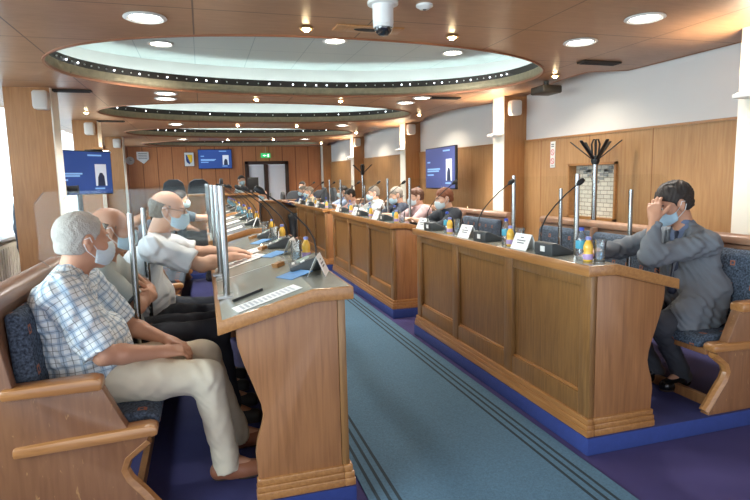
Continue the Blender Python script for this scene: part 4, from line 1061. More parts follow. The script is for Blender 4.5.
def frame(fwd, up):
    up = unit(up); f = A3(fwd); f = unit(f - up * (f @ up)); l = np.cross(up, f); return np.stack([f, l, up], 1)   # columns forward, left, up

def person(label, J, O):
    """J joints in room coordinates, O looks"""
    h = O.get('h', .010); hs = O.get('hs', h * 1.25)
    P_, Cc, Nk, H = A3(J['pelvis']), A3(J['chest']), A3(J['neck']), A3(J['head'])
    Rh = frame(J['face'], J.get('headup', (0, 0, 1)))
    sR, sL, eR, eL, wR, wL = [A3(J[k]) for k in ('sR', 'sL', 'eR', 'eL', 'wR', 'wL')]
    hipR, hipL, kR, kL, aR, aL = [A3(J[k]) for k in ('hR', 'hL', 'kR', 'kL', 'aR', 'aL')]
    tR, tL = A3(J['tR']), A3(J['tL'])
    bl = O.get('belly', 0); W = O.get('wide', 1.0); hsz = O.get('hsz', 1.0)
    U = unit(Nk - P_); lat = sL - sR; Rt = np.stack([unit(np.cross(lat, U)), unit(lat), U], 1)
    Rt[:, 1] = np.cross(Rt[:, 2], Rt[:, 0])
    Fw = Rt[:, 0]
    pts = np.array([P_, Cc, Nk, H, sR, sL, eR, eL, wR, wL, hipR, hipL, kR, kL, aR, aL, tR, tL])
    lo, hi = pts.min(0) - .27, pts.max(0) + .27
    fl = O.get('floor', .1); lo[2] = fl - .02
    lo[2] = max(lo[2], pts[:, 2].min() - .12)
    org = A3((P_[0], P_[1], fl))
    hp = lambda x, y, z: H + hsz * (Rh @ A3((x, y, z)))
    # ---- body
    B = Field(lo, hi, h)
    B.rc(P_, Cc, .10, .105, .03); B.rc(Cc, Nk - U * .03, .10, .06, .03)
    B.rc(sR, sL, .05, .05, .03)
    B.rc(Nk - U * .05, hp(-.02, 0, -.06), .064, .058 * O.get('neckw', 1), .02)
    B.el(hp(-.012, 0, .028), A3((.100, .078, .090)) * hsz, Rh, .02); B.el(hp(.022, 0, -.04), A3((.072, .061, .082)) * hsz, Rh, .03)
    B.rc(hp(.070, -.014, -.098), hp(.070, .014, -.098), .022 * hsz, .022 * hsz, .02)
    B.rc(hp(.082, -.03, .026), hp(.082, .03, .026), .013 * hsz, .013 * hsz, .015)
    for s_ in (-1, 1):
        B.el(hp(.056, s_ * .045, -.022), A3((.03, .026, .026)) * hsz, Rh, .02)
        B.el(hp(.094, s_ * .031, .004), A3((.014, .018, .012)) * hsz, Rh, .008, op='s')
        B.el(hp(.079, s_ * .031, .004), A3((.0125, .0145, .0125)) * hsz, Rh, .003)
        B.el(hp(-.006, s_ * .079, -.004), A3((.019, .011, .033)) * hsz, frame(Rh @ A3((1, 0, .25)), Rh[:, 2] - .25 * Rh[:, 0]), .006)
        B.el(hp(.0, s_ * .090, .0), A3((.009, .006, .016)) * hsz, Rh, .004, op='s')
        B.el(hp(-.002, s_ * .078, -.034), A3((.011, .008, .012)) * hsz, Rh, .006)
    B.rc(hp(.094, 0, .014), hp(.117, 0, -.026), .009 * hsz, .0135 * hsz, .008)
    for s_ in (-1, 1): B.rc(hp(.103, s_ * .011, -.031), hp(.106, s_ * .011, -.03), .0085, .0085, .006)
    B.rc(hp(.086, -.02, -.062), hp(.086, .02, -.062), .010, .010, .008); B.rc(hp(.088, -.014, -.074), hp(.088, .014, -.074), .008, .008, .006)
    al = O.get('arm', 1.0)
    for s_, e_, w_ in ((sR, eR, wR), (sL, eL, wL)):
        B.rc(s_, e_, .048 * al, .040 * al, .02)
        m_ = e_ + (w_ - e_) * .3
        B.rc(e_, m_, .041 * al, .042 * al, .02); B.rc(m_, w_, .042 * al, .027, .02)
    hd = O['hands']
    hand(B, wR, hd[0][0], hd[0][1], True, hd[0][2], O.get('hands_sc', 1.0)); hand(B, wL, hd[1][0], hd[1][1], False, hd[1][2], O.get('hands_sc', 1.0))
    for h_, k_, a_, t_ in ((hipR, kR, aR, tR), (hipL, kL, aL, tL)):
        B.rc(P_, h_, .09, .08, .03); B.rc(h_, k_, .07, .05, .02); B.rc(k_, a_, .048, .034, .02); B.rc(a_, t_ * .6 + a_ * .4 + A3((0, 0, .0)), .034, .026, .015)
    e1, e2 = hp(.079, -.031, .004), hp(.079, .031, .004); fwd = Rh[:, 0]
    def eyes(c):
        out = np.zeros(len(c), int)
        for e in (e1, e2):
            q = c - e; dd = np.linalg.norm(q, axis=1); fr = (q @ fwd) / np.maximum(dd, 1e-6)
            vert = np.abs(q @ Rh[:, 2])
            out[(dd < .0165 * hsz) & (fr > .62) & (vert < .0075)] = 1; out[(dd < .0165 * hsz) & (fr > .9) & (vert < .0075)] = 2
        return out
    body = B.mesh('person', [O.get('skin', M_SKIN), M_EYEW, M_EYED], org, matfn=eyes)
    tag(body, label, 'person', O.get('group'))
    # ---- hair
    hr = O.get('hair', 'short')
    if hr != 'none':
        hl, hh_ = H - .17, H + .17
        Hf = Field(hl, hh_, min(h, .006) if h < .008 else h * .8)
        th = O.get('hairth', .007)
        G = np.meshgrid(*[(Hf.org[q] + Hf.h * np.arange(Hf.n[q])).astype(np.float32) for q in range(3)], indexing='ij', sparse=True)
        l = [sum((G[q] - H[q]) * Rh[q, i] for q in range(3)) / hsz for i in range(3)]
        def eld(c, r):
            q = [(l[i] - c[i]) for i in range(3)]
            k0 = np.sqrt(sum((q[i] / r[i]) ** 2 for i in range(3))); k1 = np.sqrt(sum((q[i] / r[i] ** 2) ** 2 for i in range(3))) + 1e-9
            return k0 * (k0 - 1) / k1
        cap = eld((-.014, 0, .030), (.100 + th, .078 + th, .090 + th))
        cap = np.minimum(cap, eld((-.03, 0, -.02), (.078 + th * .6, .070 + th * .5, .075)))
        nz = .0035 * np.sin(l[1] * 160 + 3 * np.sin(l[0] * 60) + 2 * np.sin(l[2] * 70)) + .002 * np.sin(l[0] * 260 + l[2] * 210)
        cap = cap + nz * O.get('hairn', 1)
        zf, xf = O.get('hairline', (.066, .092))
        zx = np.interp(l[0], [-.2, -.03, -.012, .006, .020, .030, .045, xf, .2], [-.052, -.054, -.040, -.020, -.010, .022, .034, zf, zf + .2]).astype(np.float32)
        keep = (zx - l[2]) * .7
        if hr == 'fringe': keep = np.maximum(keep, np.maximum(l[2] - O.get('ring', .055) - .25 * np.maximum(0, -l[0]), l[0] - .022))     # bald crown
        # clear the ears
        ear = np.minimum(*[np.sqrt((l[0] + .004) ** 2 + (l[1] - s_ * .085) ** 2 + ((l[2] + .004) * .7) ** 2) - .027 for s_ in (-1, 1)])
        a = np.maximum(np.maximum(cap, keep), -ear)
        Hf.a = (a * hsz).astype(np.float32)
        Hf.mesh('hair', [O['hairmat']], org, body)
    # ---- upper clothing
    mt = O['top']; ex = O.get('loose', .012); sl = O.get('sleeve', 'short')
    S = Field(lo, hi, hs)
    mid = P_ + (Cc - P_) * .5
    S.el(P_ + U * .02 + Fw * .005, ((.135 + bl * .45) * W, (.178 + bl * .4) * W, .13), Rt, .04, 1)
    S.el(mid + Fw * bl * .45, ((.122 + bl * .75) * W, (.165 + bl * .55) * W, .17), Rt, .05, 1)
    S.el(Cc, (.122 * W, .178 * W, .175), Rt, .05, 1)
    S.el(Cc + U * .10 - Fw * .01, (.10 * W, .17 * W, .09), Rt, .04, 1)
    iR, iL = sR * .75 + Nk * .25 - U * .0, sL * .75 + Nk * .25
    S.rc(sR * .8 + sL * .2, sL * .8 + sR * .2, .075 * W, .075 * W, .05, 1)
    for q in (sR, sL): S.rc(Nk - U * .015, q, .05, .066 * W, .03, 1)
    for lab_, (s_, e_, w_) in ((2, (sR, eR, wR)), (3, (sL, eL, wL))):
        ar = al
        if sl == 'short':
            f = O.get('slen', .82); S.rc(s_, s_ + (e_ - s_) * f, .062 * ar + ex, .050 * ar + ex * 1.1, .03, lab_, cut='b')
        else:
            S.rc(s_, e_, .062 * ar + ex, .048 * ar + ex, .03, lab_)
            S.rc(e_, e_ + (w_ - e_) * O.get('cuff', .93), .050 * ar + ex, .034 + ex * .8, .025, lab_ + 2, cut='b')
    for q in O.get('skirt', ()): S.rc(*q, k=.05, lab=1)
    S.noise(O.get('fold', .006), O.get('foldf', 26), O.get('seed', 0))
    # collar ring and clean neckline
    S.torus(Nk + U * .012 + Fw * .008, U * .93 - Fw * .34, .066 * O.get('neckw', 1), .011, .008, 1, 1.7)
    if 'hem' in O: S.plane(P_ + U * O['hem'], -U)
    if O.get('vneck'):
        vz, vw = O['vneck']
        # V opening at the front of a jacket
        tip = P_ + U * vz
        G = np.meshgrid(*[(S.org[q] + S.h * np.arange(S.n[q])).astype(np.float32) for q in range(3)], indexing='ij', sparse=True)
        l = [sum((G[q] - tip[q]) * Rt[q, i] for q in range(3)) for i in range(3)]
        vee = np.maximum(np.maximum(np.abs(l[1]) - l[2] * vw, .03 - l[0]), l[2] - .6)
        S.a = np.maximum(S.a, -vee.astype(np.float32))
    uv = {1: (P_, Nk, -Fw, .16), 2: (sR, eR, -U, .062), 3: (sL, eL, -U, .062), 4: (eR, wR, U, .05), 5: (eL, wL, U, .05)}
    nm = O.get('topname', 'shirt')
    top_o = S.mesh(nm, [mt], org, body, uv=uv)
    if O.get('under'):
        S2 = Field(lo, hi, hs)
        S2.el(mid + Fw * bl * .45, ((.112 + bl * .7) * W, (.15 + bl * .5) * W, .17), Rt, .05, 1)
        S2.el(Cc, (.112 * W, .165 * W, .17), Rt, .05, 1); S2.rc(sR * .7 + sL * .3, sL * .7 + sR * .3, .062 * W, .062 * W, .05, 1)
        S2.rc(Cc, Nk - U * .01, .085, .068, .03, 1)
        S2.torus(Nk + U * .022 + Fw * .006, U * .93 - Fw * .34, .060, .007, .006, 1, 2.2)
        S2.mesh('shirt', [O['under']], org, body)
        if O.get('tie'):
            T = Field(Cc - .25, Cc + .3, min(hs, .006))
            a_ = Nk + Fw * .070 - U * .035; T.rc(a_, a_ - U * .02, .017, .014, .005)
            b_ = mid + Fw * (.12 * W + bl); c_ = Cc + Fw * .122 * W
            T.rc(a_ - U * .02, c_, .015, .024, .005); T.rc(c_, b_, .024, .03, .005)
            T.mesh('tie', [O['tie']], org, body)
    # ---- trousers
    pm = O['trousers']; T = Field(lo, hi, hs); pe = O.get('pant', .0)
    T.el(P_ + U * .0, ((.128 + bl * .35) * W, (.172 + bl * .3) * W, .125), Rt, .03)
    for h_, k_, a_ in ((hipR, kR, aR), (hipL, kL, aL)):
        T.rc(h_, h_ + (k_ - h_) * .5, .098 + pe, .086 + pe, .035); T.rc(h_ + (k_ - h_) * .5, k_, .086 + pe, .070 + pe, .03)
        T.rc(k_, a_ + (k_ - a_) * .1, .070 + pe, .054 + pe * 1.3, .03); T.rc(a_ + (k_ - a_) * .1, a_ - (k_ - a_) * .13, .054 + pe * 1.3, .058 + pe * 1.3, .02, cut='b')
    T.noise(O.get('pfold', .0032), 34, O.get('seed', 0) + 3)
    if 'waist' in O: T.plane(P_ + U * O['waist'], U)
    T.mesh('trousers', [pm], org, body)
    # ---- shoes
    for a_, t_, nm_ in ((aR, tR, 'R'), (aL, tL, 'L')):
        d_ = unit((t_ - a_) * A3((1, 1, 0))); g = fl + .004
        q = Field(np.minimum(a_, t_) - .12, np.maximum(a_, t_) + .12, min(hs, .008))
        hl_ = A3((a_[0], a_[1], fl + .045)) - d_ * .035; to = A3((t_[0], t_[1], fl + .035)) - d_ * .03
        q.rc(hl_, hl_ + d_ * .08, .043, .042, .02); q.rc(hl_ + d_ * .06, to, .044, .036, .02); q.rc(to - d_ * .05, to, .044, .036, .02)
        q.rc(hl_ + A3((0, 0, .05)) + d_ * .03, hl_ + d_ * .06, .045, .04, .02)
        q.plane(A3((0, 0, g)), (0, 0, -1)); q.plane(A3((0, 0, min(a_[2] + .03, fl + .13))), (0, 0, 1))
        sh_ = q.mesh('shoe', [O['shoes']], org, body)
        if h < .008:
            z_ = Field(np.minimum(a_, t_) - .12, np.maximum(a_, t_) + .12, .006)
            z_.rc(hl_, to, .047, .040, .02); z_.rc(to - d_ * .05, to, .047, .040, .02); z_.plane(A3((0, 0, fl + .018)), (0, 0, 1)); z_.plane(A3((0, 0, fl + .001)), (0, 0, -1))
            z_.mesh('sole', [M_SOLE], org, sh_)
        if h < .008:
            z_ = Field(a_ - .16, a_ + .14, .008); z_.rc(a_ + A3((0, 0, .03)), A3((a_[0], a_[1], fl + .06)) + d_ * .015, .047, .045, .01)
            z_.mesh('sock', [M_SOCK], org, body)
    # ---- eyebrows
    if h < .012:
        br = [[hp(.0955, s_ * .012, .022), hp(.094, s_ * .028, .028), hp(.080, s_ * .046, .024)] for s_ in (-1, 1)]
        for q in br: tube_obj('eyebrow', O['hairmat'], body, org, [q], .0042 * hsz)
    # ---- mask
    if O.get('mask') is not None:
        q = Field(H - .17, H + .17, min(h, .0055) if h < .008 else .008)
        G = np.meshgrid(*[(q.org[k] + q.h * np.arange(q.n[k])).astype(np.float32) for k in range(3)], indexing='ij', sparse=True)
        l = [sum((G[k] - H[k]) * Rh[k, i] for k in range(3)) / hsz for i in range(3)]
        def eld(c, r):
            qq = [(l[i] - c[i]) for i in range(3)]
            k0 = np.sqrt(sum((qq[i] / r[i]) ** 2 for i in range(3))); k1 = np.sqrt(sum((qq[i] / r[i] ** 2) ** 2 for i in range(3))) + 1e-9
            return k0 * (k0 - 1) / k1
        d = eld((.034, 0, -.048), (.090, .069, .084)); d2 = eld((.07, 0, -.045), (.062, .030, .062))
        kk = .03; hh = np.maximum(kk - np.abs(d - d2), 0) / kk; d = np.minimum(d, d2) - hh * hh * kk * .25
        d = d + .0012 * np.sin(l[2] * 380)
        top_ = l[2] - (-.030 + np.clip((l[0] - .03) / .085, 0, 1) * .026); bot_ = -(l[2] + .108 - np.clip((l[0] - .08) * -.35, 0, .04))
        d = np.maximum(np.maximum(d, np.maximum(top_, bot_)), .030 - l[0])
        q.a = (d * hsz).astype(np.float32)
        mk = q.mesh('face_mask', [O['mask']], org, body)
        paths = []
        for s_ in (-1, 1):
            paths.append([hp(.034, s_ * .0672, -.036), hp(.012, s_ * .081, -.012), hp(-.006, s_ * .089, .020), hp(-.026, s_ * .086, .012)])
            paths.append([hp(.034, s_ * .0645, -.074), hp(.012, s_ * .076, -.056), hp(-.014, s_ * .083, -.036), hp(-.028, s_ * .085, -.006)])
        tube_obj('ear_loop', M_STRAP, mk, org, paths, .0018)
    # ---- glasses
    if O.get('glasses'):
        ring = []
        for s_ in (-1, 1):
            ring.append([hp(.108 - .008 * abs(math.cos(t)), s_ * .034 + .026 * math.cos(t), .002 + .018 * math.sin(t)) for t in np.linspace(0, 2 * PI, 17)])
            ring.append([hp(.100, s_ * .060, .010), hp(.06, s_ * .080, .012), hp(.0, s_ * .087, .014), hp(-.02, s_ * .088, -.002)])
        ring.append([hp(.108, -.010, .006), hp(.112, 0, .010), hp(.108, .010, .006)])
        tube_obj('glasses', O['glasses'], body, org, ring, .0022)
    if O.get('extra'): O['extra'](body, org, dict(hp=hp, Rh=Rh, Rt=Rt, U=U, Fw=Fw, P=P_, Cc=Cc, Nk=Nk, H=H))
    return body
M_SOCK = plain('dark_sock', (34, 34, 38), .9)
M_SOLE = plain('rubber_sole', (60, 46, 40), .7)
def cloth(name, rgb, rough=.85, var=.06): return plain(name, rgb, rough, bump=.12, bscale=300, var=var, vscale=30)
PLAID = stripes2d('plaid_shirt', (226, 232, 234), [
    (0, .052, .0, .30, (150, 176, 198), .62), (0, .052, .12, .18, (84, 104, 128), .6), (0, .052, .60, .66, (120, 128, 128), .75),
    (1, .052, .0, .30, (150, 176, 198), .55), (1, .052, .12, .18, (84, 104, 128), .6), (1, .052, .60, .66, (120, 128, 128), .75)])
H_WHITE = plain('white_hair', (178, 174, 166), .75, bump=.5, bscale=160, var=.12, vscale=40)
H_GREY = plain('grey_hair', (128, 120, 110), .75, bump=.5, bscale=160, var=.2, vscale=40)
H_DARK = plain('dark_hair', (42, 34, 30), .6, bump=.5, bscale=160, var=.25, vscale=40)
H_BROWN = plain('brown_hair', (96, 58, 36), .65, bump=.5, bscale=160, var=.2, vscale=40)
H_AUB = plain('auburn_hair', (118, 66, 38), .65, bump=.5, bscale=160, var=.2, vscale=40)
T_CREAM = cloth('cream_trousers', (208, 198, 176)); T_NAVY = cloth('navy_trousers', (40, 46, 58)); T_GREY = cloth('grey_trousers', (72, 76, 82)); T_BLK = cloth('black_trousers', (30, 31, 35))
S_BROWN = plain('brown_shoe', (146, 92, 66), .5, var=.15, vscale=25); S_BLACK = plain('black_shoe', (20, 20, 22), .25); S_DK = plain('dark_shoe', (50, 46, 44), .5)

# --- man in the plaid shirt (nearest, left bench)
y0 = 2.74
sR, sL = (-.58, y0 - .18, 1.05), (-.58, y0 + .175, 1.055)
person('white-haired man in a blue plaid shirt and cream trousers, nearest on the left bench',
    dict(pelvis=(-.525, y0, .635), chest=(-.615, y0, .90), neck=(-.585, y0, 1.12), head=(-.52, y0 - .005, 1.25), face=(1, .62, -.14), headup=(.08, .0, 1),
         sR=sR, sL=sL, eR=(-.435, y0 - .235, .785), eL=(-.40, y0 + .23, .80), wR=(-.215, y0 - .10, .735), wL=(-.20, y0 + .10, .728),
         hR=(-.47, y0 - .10, .63), hL=(-.47, y0 + .10, .63), kR=(-.03, y0 - .13, .605), kL=(-.04, y0 + .12, .63), aR=(.035, y0 - .14, .20), aL=(.10, y0 + .16, .20), tR=(.20, y0 - .15, .13), tL=(.27, y0 + .18, .13)),
    dict(h=.0055, hs=.0065, top=PLAID, hair='short', hairmat=H_WHITE, hairth=.004, hairn=.3, hsz=1.05, hairline=(.085, .06), mask=M_MASKW, trousers=T_CREAM, shoes=S_BROWN, skin=M_SKINT, belly=.06, wide=1.12, slen=.94, loose=.02, seed=1.3, fold=.009, foldf=30, pant=.004, arm=1.02,
         hands=(((1, .55, -.15), (-.1, .35, -1), .5), ((.85, -.75, -.1), (0, -.4, -1), .45)), hem=-.10))
def polo_bands(b, o, k):
    for s_, e_ in ((A3((-.545, 3.13, 1.03)), A3((-.36, 3.11, .86))), (A3((-.545, 3.49, 1.04)), A3((-.36, 3.52, .86)))):
        c = s_ + (e_ - s_) * .80; F = Field(c - .12, c + .12, .006)
        F.rc(c, c + (e_ - s_) * .07, .0715, .0705, 0, cut='ab'); F.mesh('sleeve_band', [plain('band_dark', (54, 58, 62), .8)], o, b)
# --- second man, pale polo, arms folded
y0 = 3.31
person('bald man in a pale grey polo shirt with folded arms, second on the left bench',
    dict(pelvis=(-.52, y0, .635), chest=(-.57, y0, .885), neck=(-.545, y0, 1.09), head=(-.485, y0, 1.25), face=(1, .2, -.12), headup=(.1, 0, 1),
         sR=(-.545, y0 - .18, 1.03), sL=(-.545, y0 + .18, 1.04), eR=(-.36, y0 - .20, .86), eL=(-.36, y0 + .21, .86), wR=(-.315, y0 + .03, .905), wL=(-.30, y0 - .05, .88),
         hR=(-.47, y0 - .10, .63), hL=(-.47, y0 + .10, .63), kR=(.03, y0 - .09, .655), kL=(.03, y0 + .12, .655), aR=(.09, y0 - .09, .20), aL=(.08, y0 + .14, .20), tR=(.25, y0 - .11, .13), tL=(.25, y0 + .16, .13)),
    dict(h=.0065, hs=.008, top=cloth('grey_polo', (176, 182, 178)), hair='fringe', hairmat=H_GREY, hairth=.007, ring=.03, mask=M_MASK, trousers=T_NAVY, shoes=S_DK, skin=M_SKINT, belly=.05, seed=2.1, slen=.85, loose=.014,
         hands=(((-.2, 1, .1), (-1, 0, -.2), .35), ((-.2, -1, .2), (-1, 0, 0), .5)), arm=1.05,
         extra=polo_bands))
# --- third man, white shirt, glasses, leaning on the desk
y0 = 3.86
person('balding man with glasses in a white shirt leaning over papers on the left desk',
    dict(pelvis=(-.46, y0, .635), chest=(-.41, y0, .90), neck=(-.305, y0, 1.15), head=(-.22, y0 - .0, 1.32), face=(1, -.06, -.16), headup=(.18, 0, 1),
         sR=(-.305, y0 - .20, 1.095), sL=(-.315, y0 + .20, 1.095), eR=(-.03, y0 - .26, .985), eL=(-.04, y0 + .25, 1.0), wR=(.155, y0 - .12, 1.01), wL=(.175, y0 + .10, 1.02),
         hR=(-.42, y0 - .10, .63), hL=(-.42, y0 + .10, .63), kR=(.05, y0 - .12, .635), kL=(.05, y0 + .12, .635), aR=(.05, y0 - .12, .20), aL=(.05, y0 + .12, .20), tR=(.22, y0 - .13, .13), tL=(.22, y0 + .13, .13)),
    dict(h=.006, hs=.0075, top=cloth('white_shirt', (222, 226, 230), var=.02), hair='fringe', hairmat=H_GREY, hairth=.005, ring=.035, mask=M_MASK, glasses=plain('brown_frame', (92, 60, 44), .4), trousers=T_NAVY, shoes=S_DK, belly=.075, wide=1.08, hsz=1.03, neckw=1.12, seed=4, fold=.009, foldf=28, slen=.80, loose=.018, arm=1.08,
         hands=(((1, .35, -.05), (0, .1, -1), .35), ((1, -.35, -.1), (0, -.1, -1), .4))))
# --- man in the grey suit, right desk, hand on forehead
y0 = 2.84
P_ = A3((3.01, y0, .635))
def suit_extra(b, o, k):
    # lapels and a pocket flap
    for s_ in (-1, 1):
        m = MB(); R = k['Rt']; base = k['P']
        q = [base + R @ A3((x, s_ * y, z)) - o for x, y, z in ((.150, .012, .20), (.135, .05, .40), (.105, .085, .465), (.075, .075, .50), (.125, .022, .34))]
        vs = [m.bm.verts.new(V(p)) for p in q]; v2 = [m.bm.verts.new(V(p + (R @ A3((.007, 0, 0))))) for p in q]
        m.bm.faces.new(vs); m.bm.faces.new(list(reversed(v2)))
        for i in range(len(q)): m.bm.faces.new((vs[i], v2[i], v2[(i + 1) % len(q)], vs[(i + 1) % len(q)]))
        m.build('lapel', MATS['grey_suit'], b)
SUIT = cloth('grey_suit', (110, 115, 121), var=.05)
person('man in a grey suit at the nearest right desk, forehead resting on his hand',
    dict(pelvis=P_, chest=(3.0, y0 + .0, .89), neck=(2.95, y0 + .01, 1.15), head=(2.868, y0 + .03, 1.30), face=(-1, .30, -.46), headup=(-.45, .0, 1),
         sR=(2.93, y0 + .19, 1.07), sL=(2.955, y0 - .165, 1.06), eL=(2.555, y0 - .12, .985), eR=(2.66, y0 + .27, .985), wL=(2.652, y0 - .045, 1.205), wR=(2.43, y0 + .20, .985),
         hR=(3.0, y0 + .10, .63), hL=(3.0, y0 - .10, .63), kR=(2.60, y0 + .13, .60), kL=(2.66, y0 - .12, .56), aR=(2.83, y0 + .10, .20), aL=(2.90, y0 - .06, .20), tR=(2.66, y0 + .12, .13), tL=(2.74, y0 - .08, .13)),
    dict(h=.0055, hs=.0065, top=SUIT, topname='jacket', under=cloth('blue_grey_shirt', (104, 116, 142)), tie=plain('dark_tie', (40, 46, 66), .6), vneck=(.22, .20), sleeve='long', cuff=.86, hair='full', hairmat=H_DARK, hairth=.010, hairn=.7, hsz=1.08, hairline=(.060, .088), mask=M_MASK, trousers=cloth('dark_suit_trousers', (58, 60, 66)), shoes=S_BLACK, skin=M_SKINT, belly=.03, wide=1.05, loose=.013, seed=.6, fold=.0095, foldf=30, skirt=[((3.05, y0 - .12, .76), (2.80, y0 - .16, .62), .11, .085), ((3.04, y0 - .16, .64), (2.80, y0 - .18, .56), .08, .06), ((3.04, y0 - .21, .58), (2.82, y0 - .22, .52), .03, .03)],
         hands=(((-1, -.15, -.1), (0, 0, -1), .3), ((.20, .28, 1), (.75, .5, -.35), .55)), extra=suit_extra))
# skirt of the jacket over the bench front belongs to the suit: built from its own field below

# --- people farther along: generic seated delegates
def delegate(label, x, y, s, top, trous=T_GREY, lean=.2, pitch=.25, yaw=0, arms='table', hair='short', hm=H_DARK, mask=M_MASK, h=.0105, z0=.53, dz=0, **O):
    f = A3((s, 0, 0)); L = A3((0, s, 0)); Z = A3((0, 0, 1))
    u = f * math.sin(lean) + Z * math.cos(lean)
    P = A3((x, y, z0 + .105 + dz)); Cc = P + u * .27; N_ = P + u * .485; Hd = N_ + unit(u * .7 + Z * .5) * .145 + f * .03
    face = f * math.cos(yaw) + L * math.sin(yaw) - Z * pitch
    J = dict(pelvis=P, chest=Cc, neck=N_, head=Hd, face=face, headup=Z + f * pitch * .8, sR=N_ - u * .045 - L * .18, sL=N_ - u * .045 + L * .18,
             hR=P - L * .1 + f * .04, hL=P + L * .1 + f * .04, kR=P - L * .12 + f * .47, kL=P + L * .12 + f * .47)
    for q in 'RL': J['a' + q] = A3((J['k' + q][0] - s * .02, J['k' + q][1], .2 + z0 - .53)); J['t' + q] = J['a' + q] + f * .17 - Z * .07
    tz = 1.0 + z0 - .53
    if arms == 'table': J['wR'] = A3((x + s * .60, y - s * .10, tz + .0)); J['wL'] = A3((x + s * .58, y + s * .12, tz))
    elif arms == 'phone': J['wR'] = A3((x + s * .42, y - s * .05, tz + .1)); J['wL'] = A3((x + s * .55, y + s * .12, tz))
    elif arms == 'chin': J['wR'] = Hd + f * .06 - L * .03 - Z * .24; J['wL'] = A3((x + s * .58, y + s * .05, tz))
    else: J['wR'] = A3((x + s * .30, y - s * .05, .74 + z0 - .53)); J['wL'] = A3((x + s * .30, y + s * .07, .74 + z0 - .53))
    J['eR'] = ik(J['sR'], J['wR'], .29, .265, -Z * .8 - L * .7); J['eL'] = ik(J['sL'], J['wL'], .29, .265, -Z * .8 + L * .7)
    hd = []
    for q, sg in (('R', 1), ('L', -1)):
        d_ = unit(J['w' + q] - J['e' + q]); hd.append((d_ + L * .35 * sg, -Z + f * .1, .4))
    o = dict(h=h, hs=h * 1.1, top=top, hair=hair, hairmat=hm, mask=mask, trousers=trous, shoes=S_DK, hands=hd, floor=.1 + z0 - .53, seed=y)
    o.update(O)
    return person(label, J, o)
SH = lambda n, c: cloth('shirt_' + n, c)
delegate('auburn-haired man in a dark jacket and white mask, first at the second right desk', 2.96, 6.2, -1, SH('charcoal', (46, 50, 58)), lean=.3, pitch=.30, hm=H_AUB, mask=M_MASKW, sleeve='long', hairth=.012, topname='jacket')
delegate('man in a pale pink shirt and white mask, middle of the second right desk', 2.98, 7.15, -1, SH('pink', (206, 172, 172)), lean=.32, pitch=.2, hm=H_BROWN, mask=M_MASKW, sleeve='long', wide=1.08, belly=.04)
delegate('man in a dark navy suit looking down, last at the second right desk', 2.95, 7.95, -1, SH('navy', (44, 50, 64)), lean=.28, pitch=.45, hm=H_GREY, mask=M_MASK, sleeve='long', topname='jacket')
delegate('grey-haired man in a white shirt and blue mask, first at the third right desk', 2.94, 9.2, -1, SH('white', (222, 226, 226)), lean=.22, pitch=.15, hm=H_GREY, sleeve='long', arms='phone')
delegate('dark-haired man in light pink bending forward at the third right desk', 2.96, 10.3, -1, SH('rose', (218, 184, 180)), lean=.5, pitch=.5, hm=H_DARK, mask=None, sleeve='long')
delegate('man in a light blue shirt at the far end of the third right desk', 2.95, 11.35, -1, SH('blue', (164, 178, 206)), lean=.25, pitch=.2, hm=H_DARK, sleeve='long', mask=M_MASKW)
delegate('far man in a cream jacket holding white papers beyond the right desks', 2.55, 12.75, -1, SH('cream', (206, 190, 160)), lean=.35, pitch=.2, hm=H_GREY, sleeve='long', h=.013)
delegate('far grey-haired man in a blue jacket, left of the cream jacket', 2.5, 13.55, -1, SH('slate', (70, 86, 122)), lean=.25, pitch=.2, hm=H_GREY, sleeve='long', h=.013)
delegate('far bald man in a pale shirt seated before the white door', 1.62, 14.6, -1, SH('sky', (176, 198, 204)), lean=.2, pitch=.2, hair='none', sleeve='long', h=.013, yaw=.5, z0=.43)
delegate('far dark-haired man in black sitting right of the double door', 2.75, 15.6, -1, SH('coal', (52, 50, 54)), lean=.1, pitch=.1, hm=H_DARK, mask=M_MASKW, sleeve='long', arms='lap', h=.013, z0=.62, yaw=.8)
delegate('far man in a white shirt presiding behind the raised end desk', .80, 13.95, 1, SH('pale', (190, 206, 208)), lean=.15, pitch=.15, hm=H_DARK, sleeve='long', arms='lap', h=.013, z0=.80, yaw=-1.2)
delegate('dark-haired man in a grey polo and white mask, far along the left bench', -.40, 8.3, 1, SH('greypolo', (74, 86, 98)), trous=T_BLK, lean=.12, pitch=.05, hm=H_DARK, mask=M_MASKW, arms='table', wide=1.05)
delegate('man in a dark shirt beyond the grey polo on the left bench', -.46, 9.6, 1, SH('dusk', (60, 62, 70)), trous=T_BLK, lean=.15, pitch=.1, hm=H_BROWN, mask=M_MASKW, arms='lap')
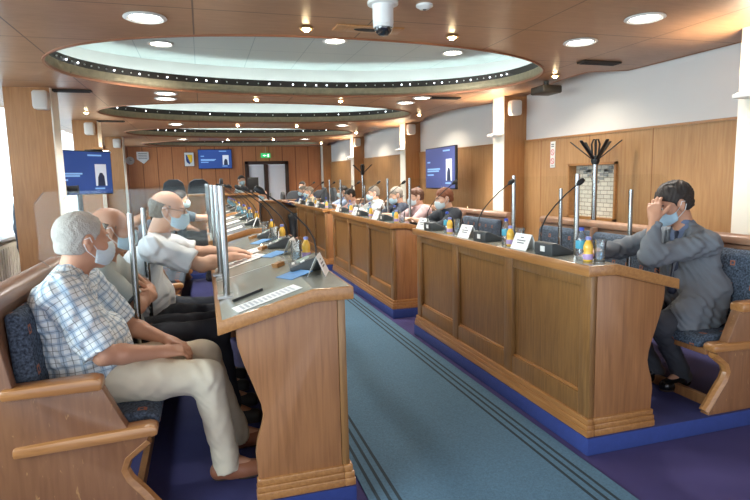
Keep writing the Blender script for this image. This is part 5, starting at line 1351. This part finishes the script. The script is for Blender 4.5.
# camera operator standing at the left screen
px, py = -2.28, 8.45
person('camera operator in a dark T-shirt standing behind the left column',
    dict(pelvis=(px, py, .95), chest=(px + .02, py, 1.22), neck=(px + .03, py, 1.44), head=(px + .06, py, 1.6), face=(1, 0, -.1), sR=(px + .03, py - .19, 1.39), sL=(px + .03, py + .19, 1.39),
         eR=(px + .14, py - .22, 1.20), eL=(px + .06, py + .24, 1.12), wR=(px + .34, py - .10, 1.34), wL=(px + .24, py + .14, 1.24), hR=(px, py - .1, .93), hL=(px, py + .1, .93),
         kR=(px + .02, py - .11, .5), kL=(px + .02, py + .11, .5), aR=(px, py - .11, .1), aL=(px, py + .11, .1), tR=(px + .18, py - .12, .03), tL=(px + .18, py + .12, .03)),
    dict(h=.011, top=cloth('black_tee', (44, 46, 52)), hair='short', hairmat=H_DARK, mask=M_MASK, trousers=T_NAVY, shoes=S_DK, floor=0, hands=(((1, .2, .1), (0, 0, -1), .5), ((1, -.2, .2), (0, 0, -1), .4)), slen=.7))
# ------------------------------------------------------------------ light
sc = bpy.context.scene
sc.view_settings.view_transform = 'Standard'; sc.view_settings.look = 'None'; sc.view_settings.gamma = 1; sc.view_settings.use_curve_mapping = False
sc.view_settings.exposure = 1.2
w = bpy.data.worlds.new('sky'); sc.world = w; w.use_nodes = True
bg = w.node_tree.nodes['Background']; bg.inputs[0].default_value = (.80, .88, 1.0, 1); bg.inputs[1].default_value = 1.1
def area(name, loc, rot, sx, sy, power, col):
    l = bpy.data.lights.new(name, 'AREA'); l.shape = 'RECTANGLE'; l.size = sx; l.size_y = sy; l.energy = power; l.color = col
    o = bpy.data.objects.new(name, l); C.objects.link(o); o.location = loc; o.rotation_euler = rot; return o
for i, (a, c) in enumerate(WIN):           # daylight outside the windows
    area('window_daylight', (XL - .35, (a + c) / 2, 1.78), (0, -PI / 2, 0), 1.9, c - a, 95 * (c - a) / 3 * (1.0 if i else 1.6), (.86, .93, 1))
def spot(loc, power, col, ang, r=.04, name='lamp_light', rot=(0, 0, 0)):
    l = bpy.data.lights.new(name, 'SPOT'); l.energy = power; l.color = col; l.spot_size = ang; l.spot_blend = .6; l.shadow_soft_size = r
    o = bpy.data.objects.new(name, l); C.objects.link(o); o.location = loc; o.rotation_euler = rot; return o
for x, y, z, lab in DL: spot((x, y, z - .03), 42 if y < 7 else 75, (1, .96, .9), 2.5, .09)
for x, y, lab in SP: spot((x, y, ZC - .045), 16 if y < 7 else 26, (1, .88, .70), 2.7, .03)
for (y, x) in RC[:4]: spot((x - .07, y + .14, 2.11), 26, (1, .84, .6), 2.4, .05, 'uplight_light', (PI, 0, 0))
for side, (x, y) in (('l', (-1.62, 9.6)),):
    pass
sc.cycles.use_denoising = True
sc.cycles.max_bounces = 10; sc.cycles.diffuse_bounces = 5; sc.cycles.transparent_max_bounces = 24; sc.cycles.caustics_reflective = False; sc.cycles.caustics_refractive = False
sc.cycles.sample_clamp_indirect = 6
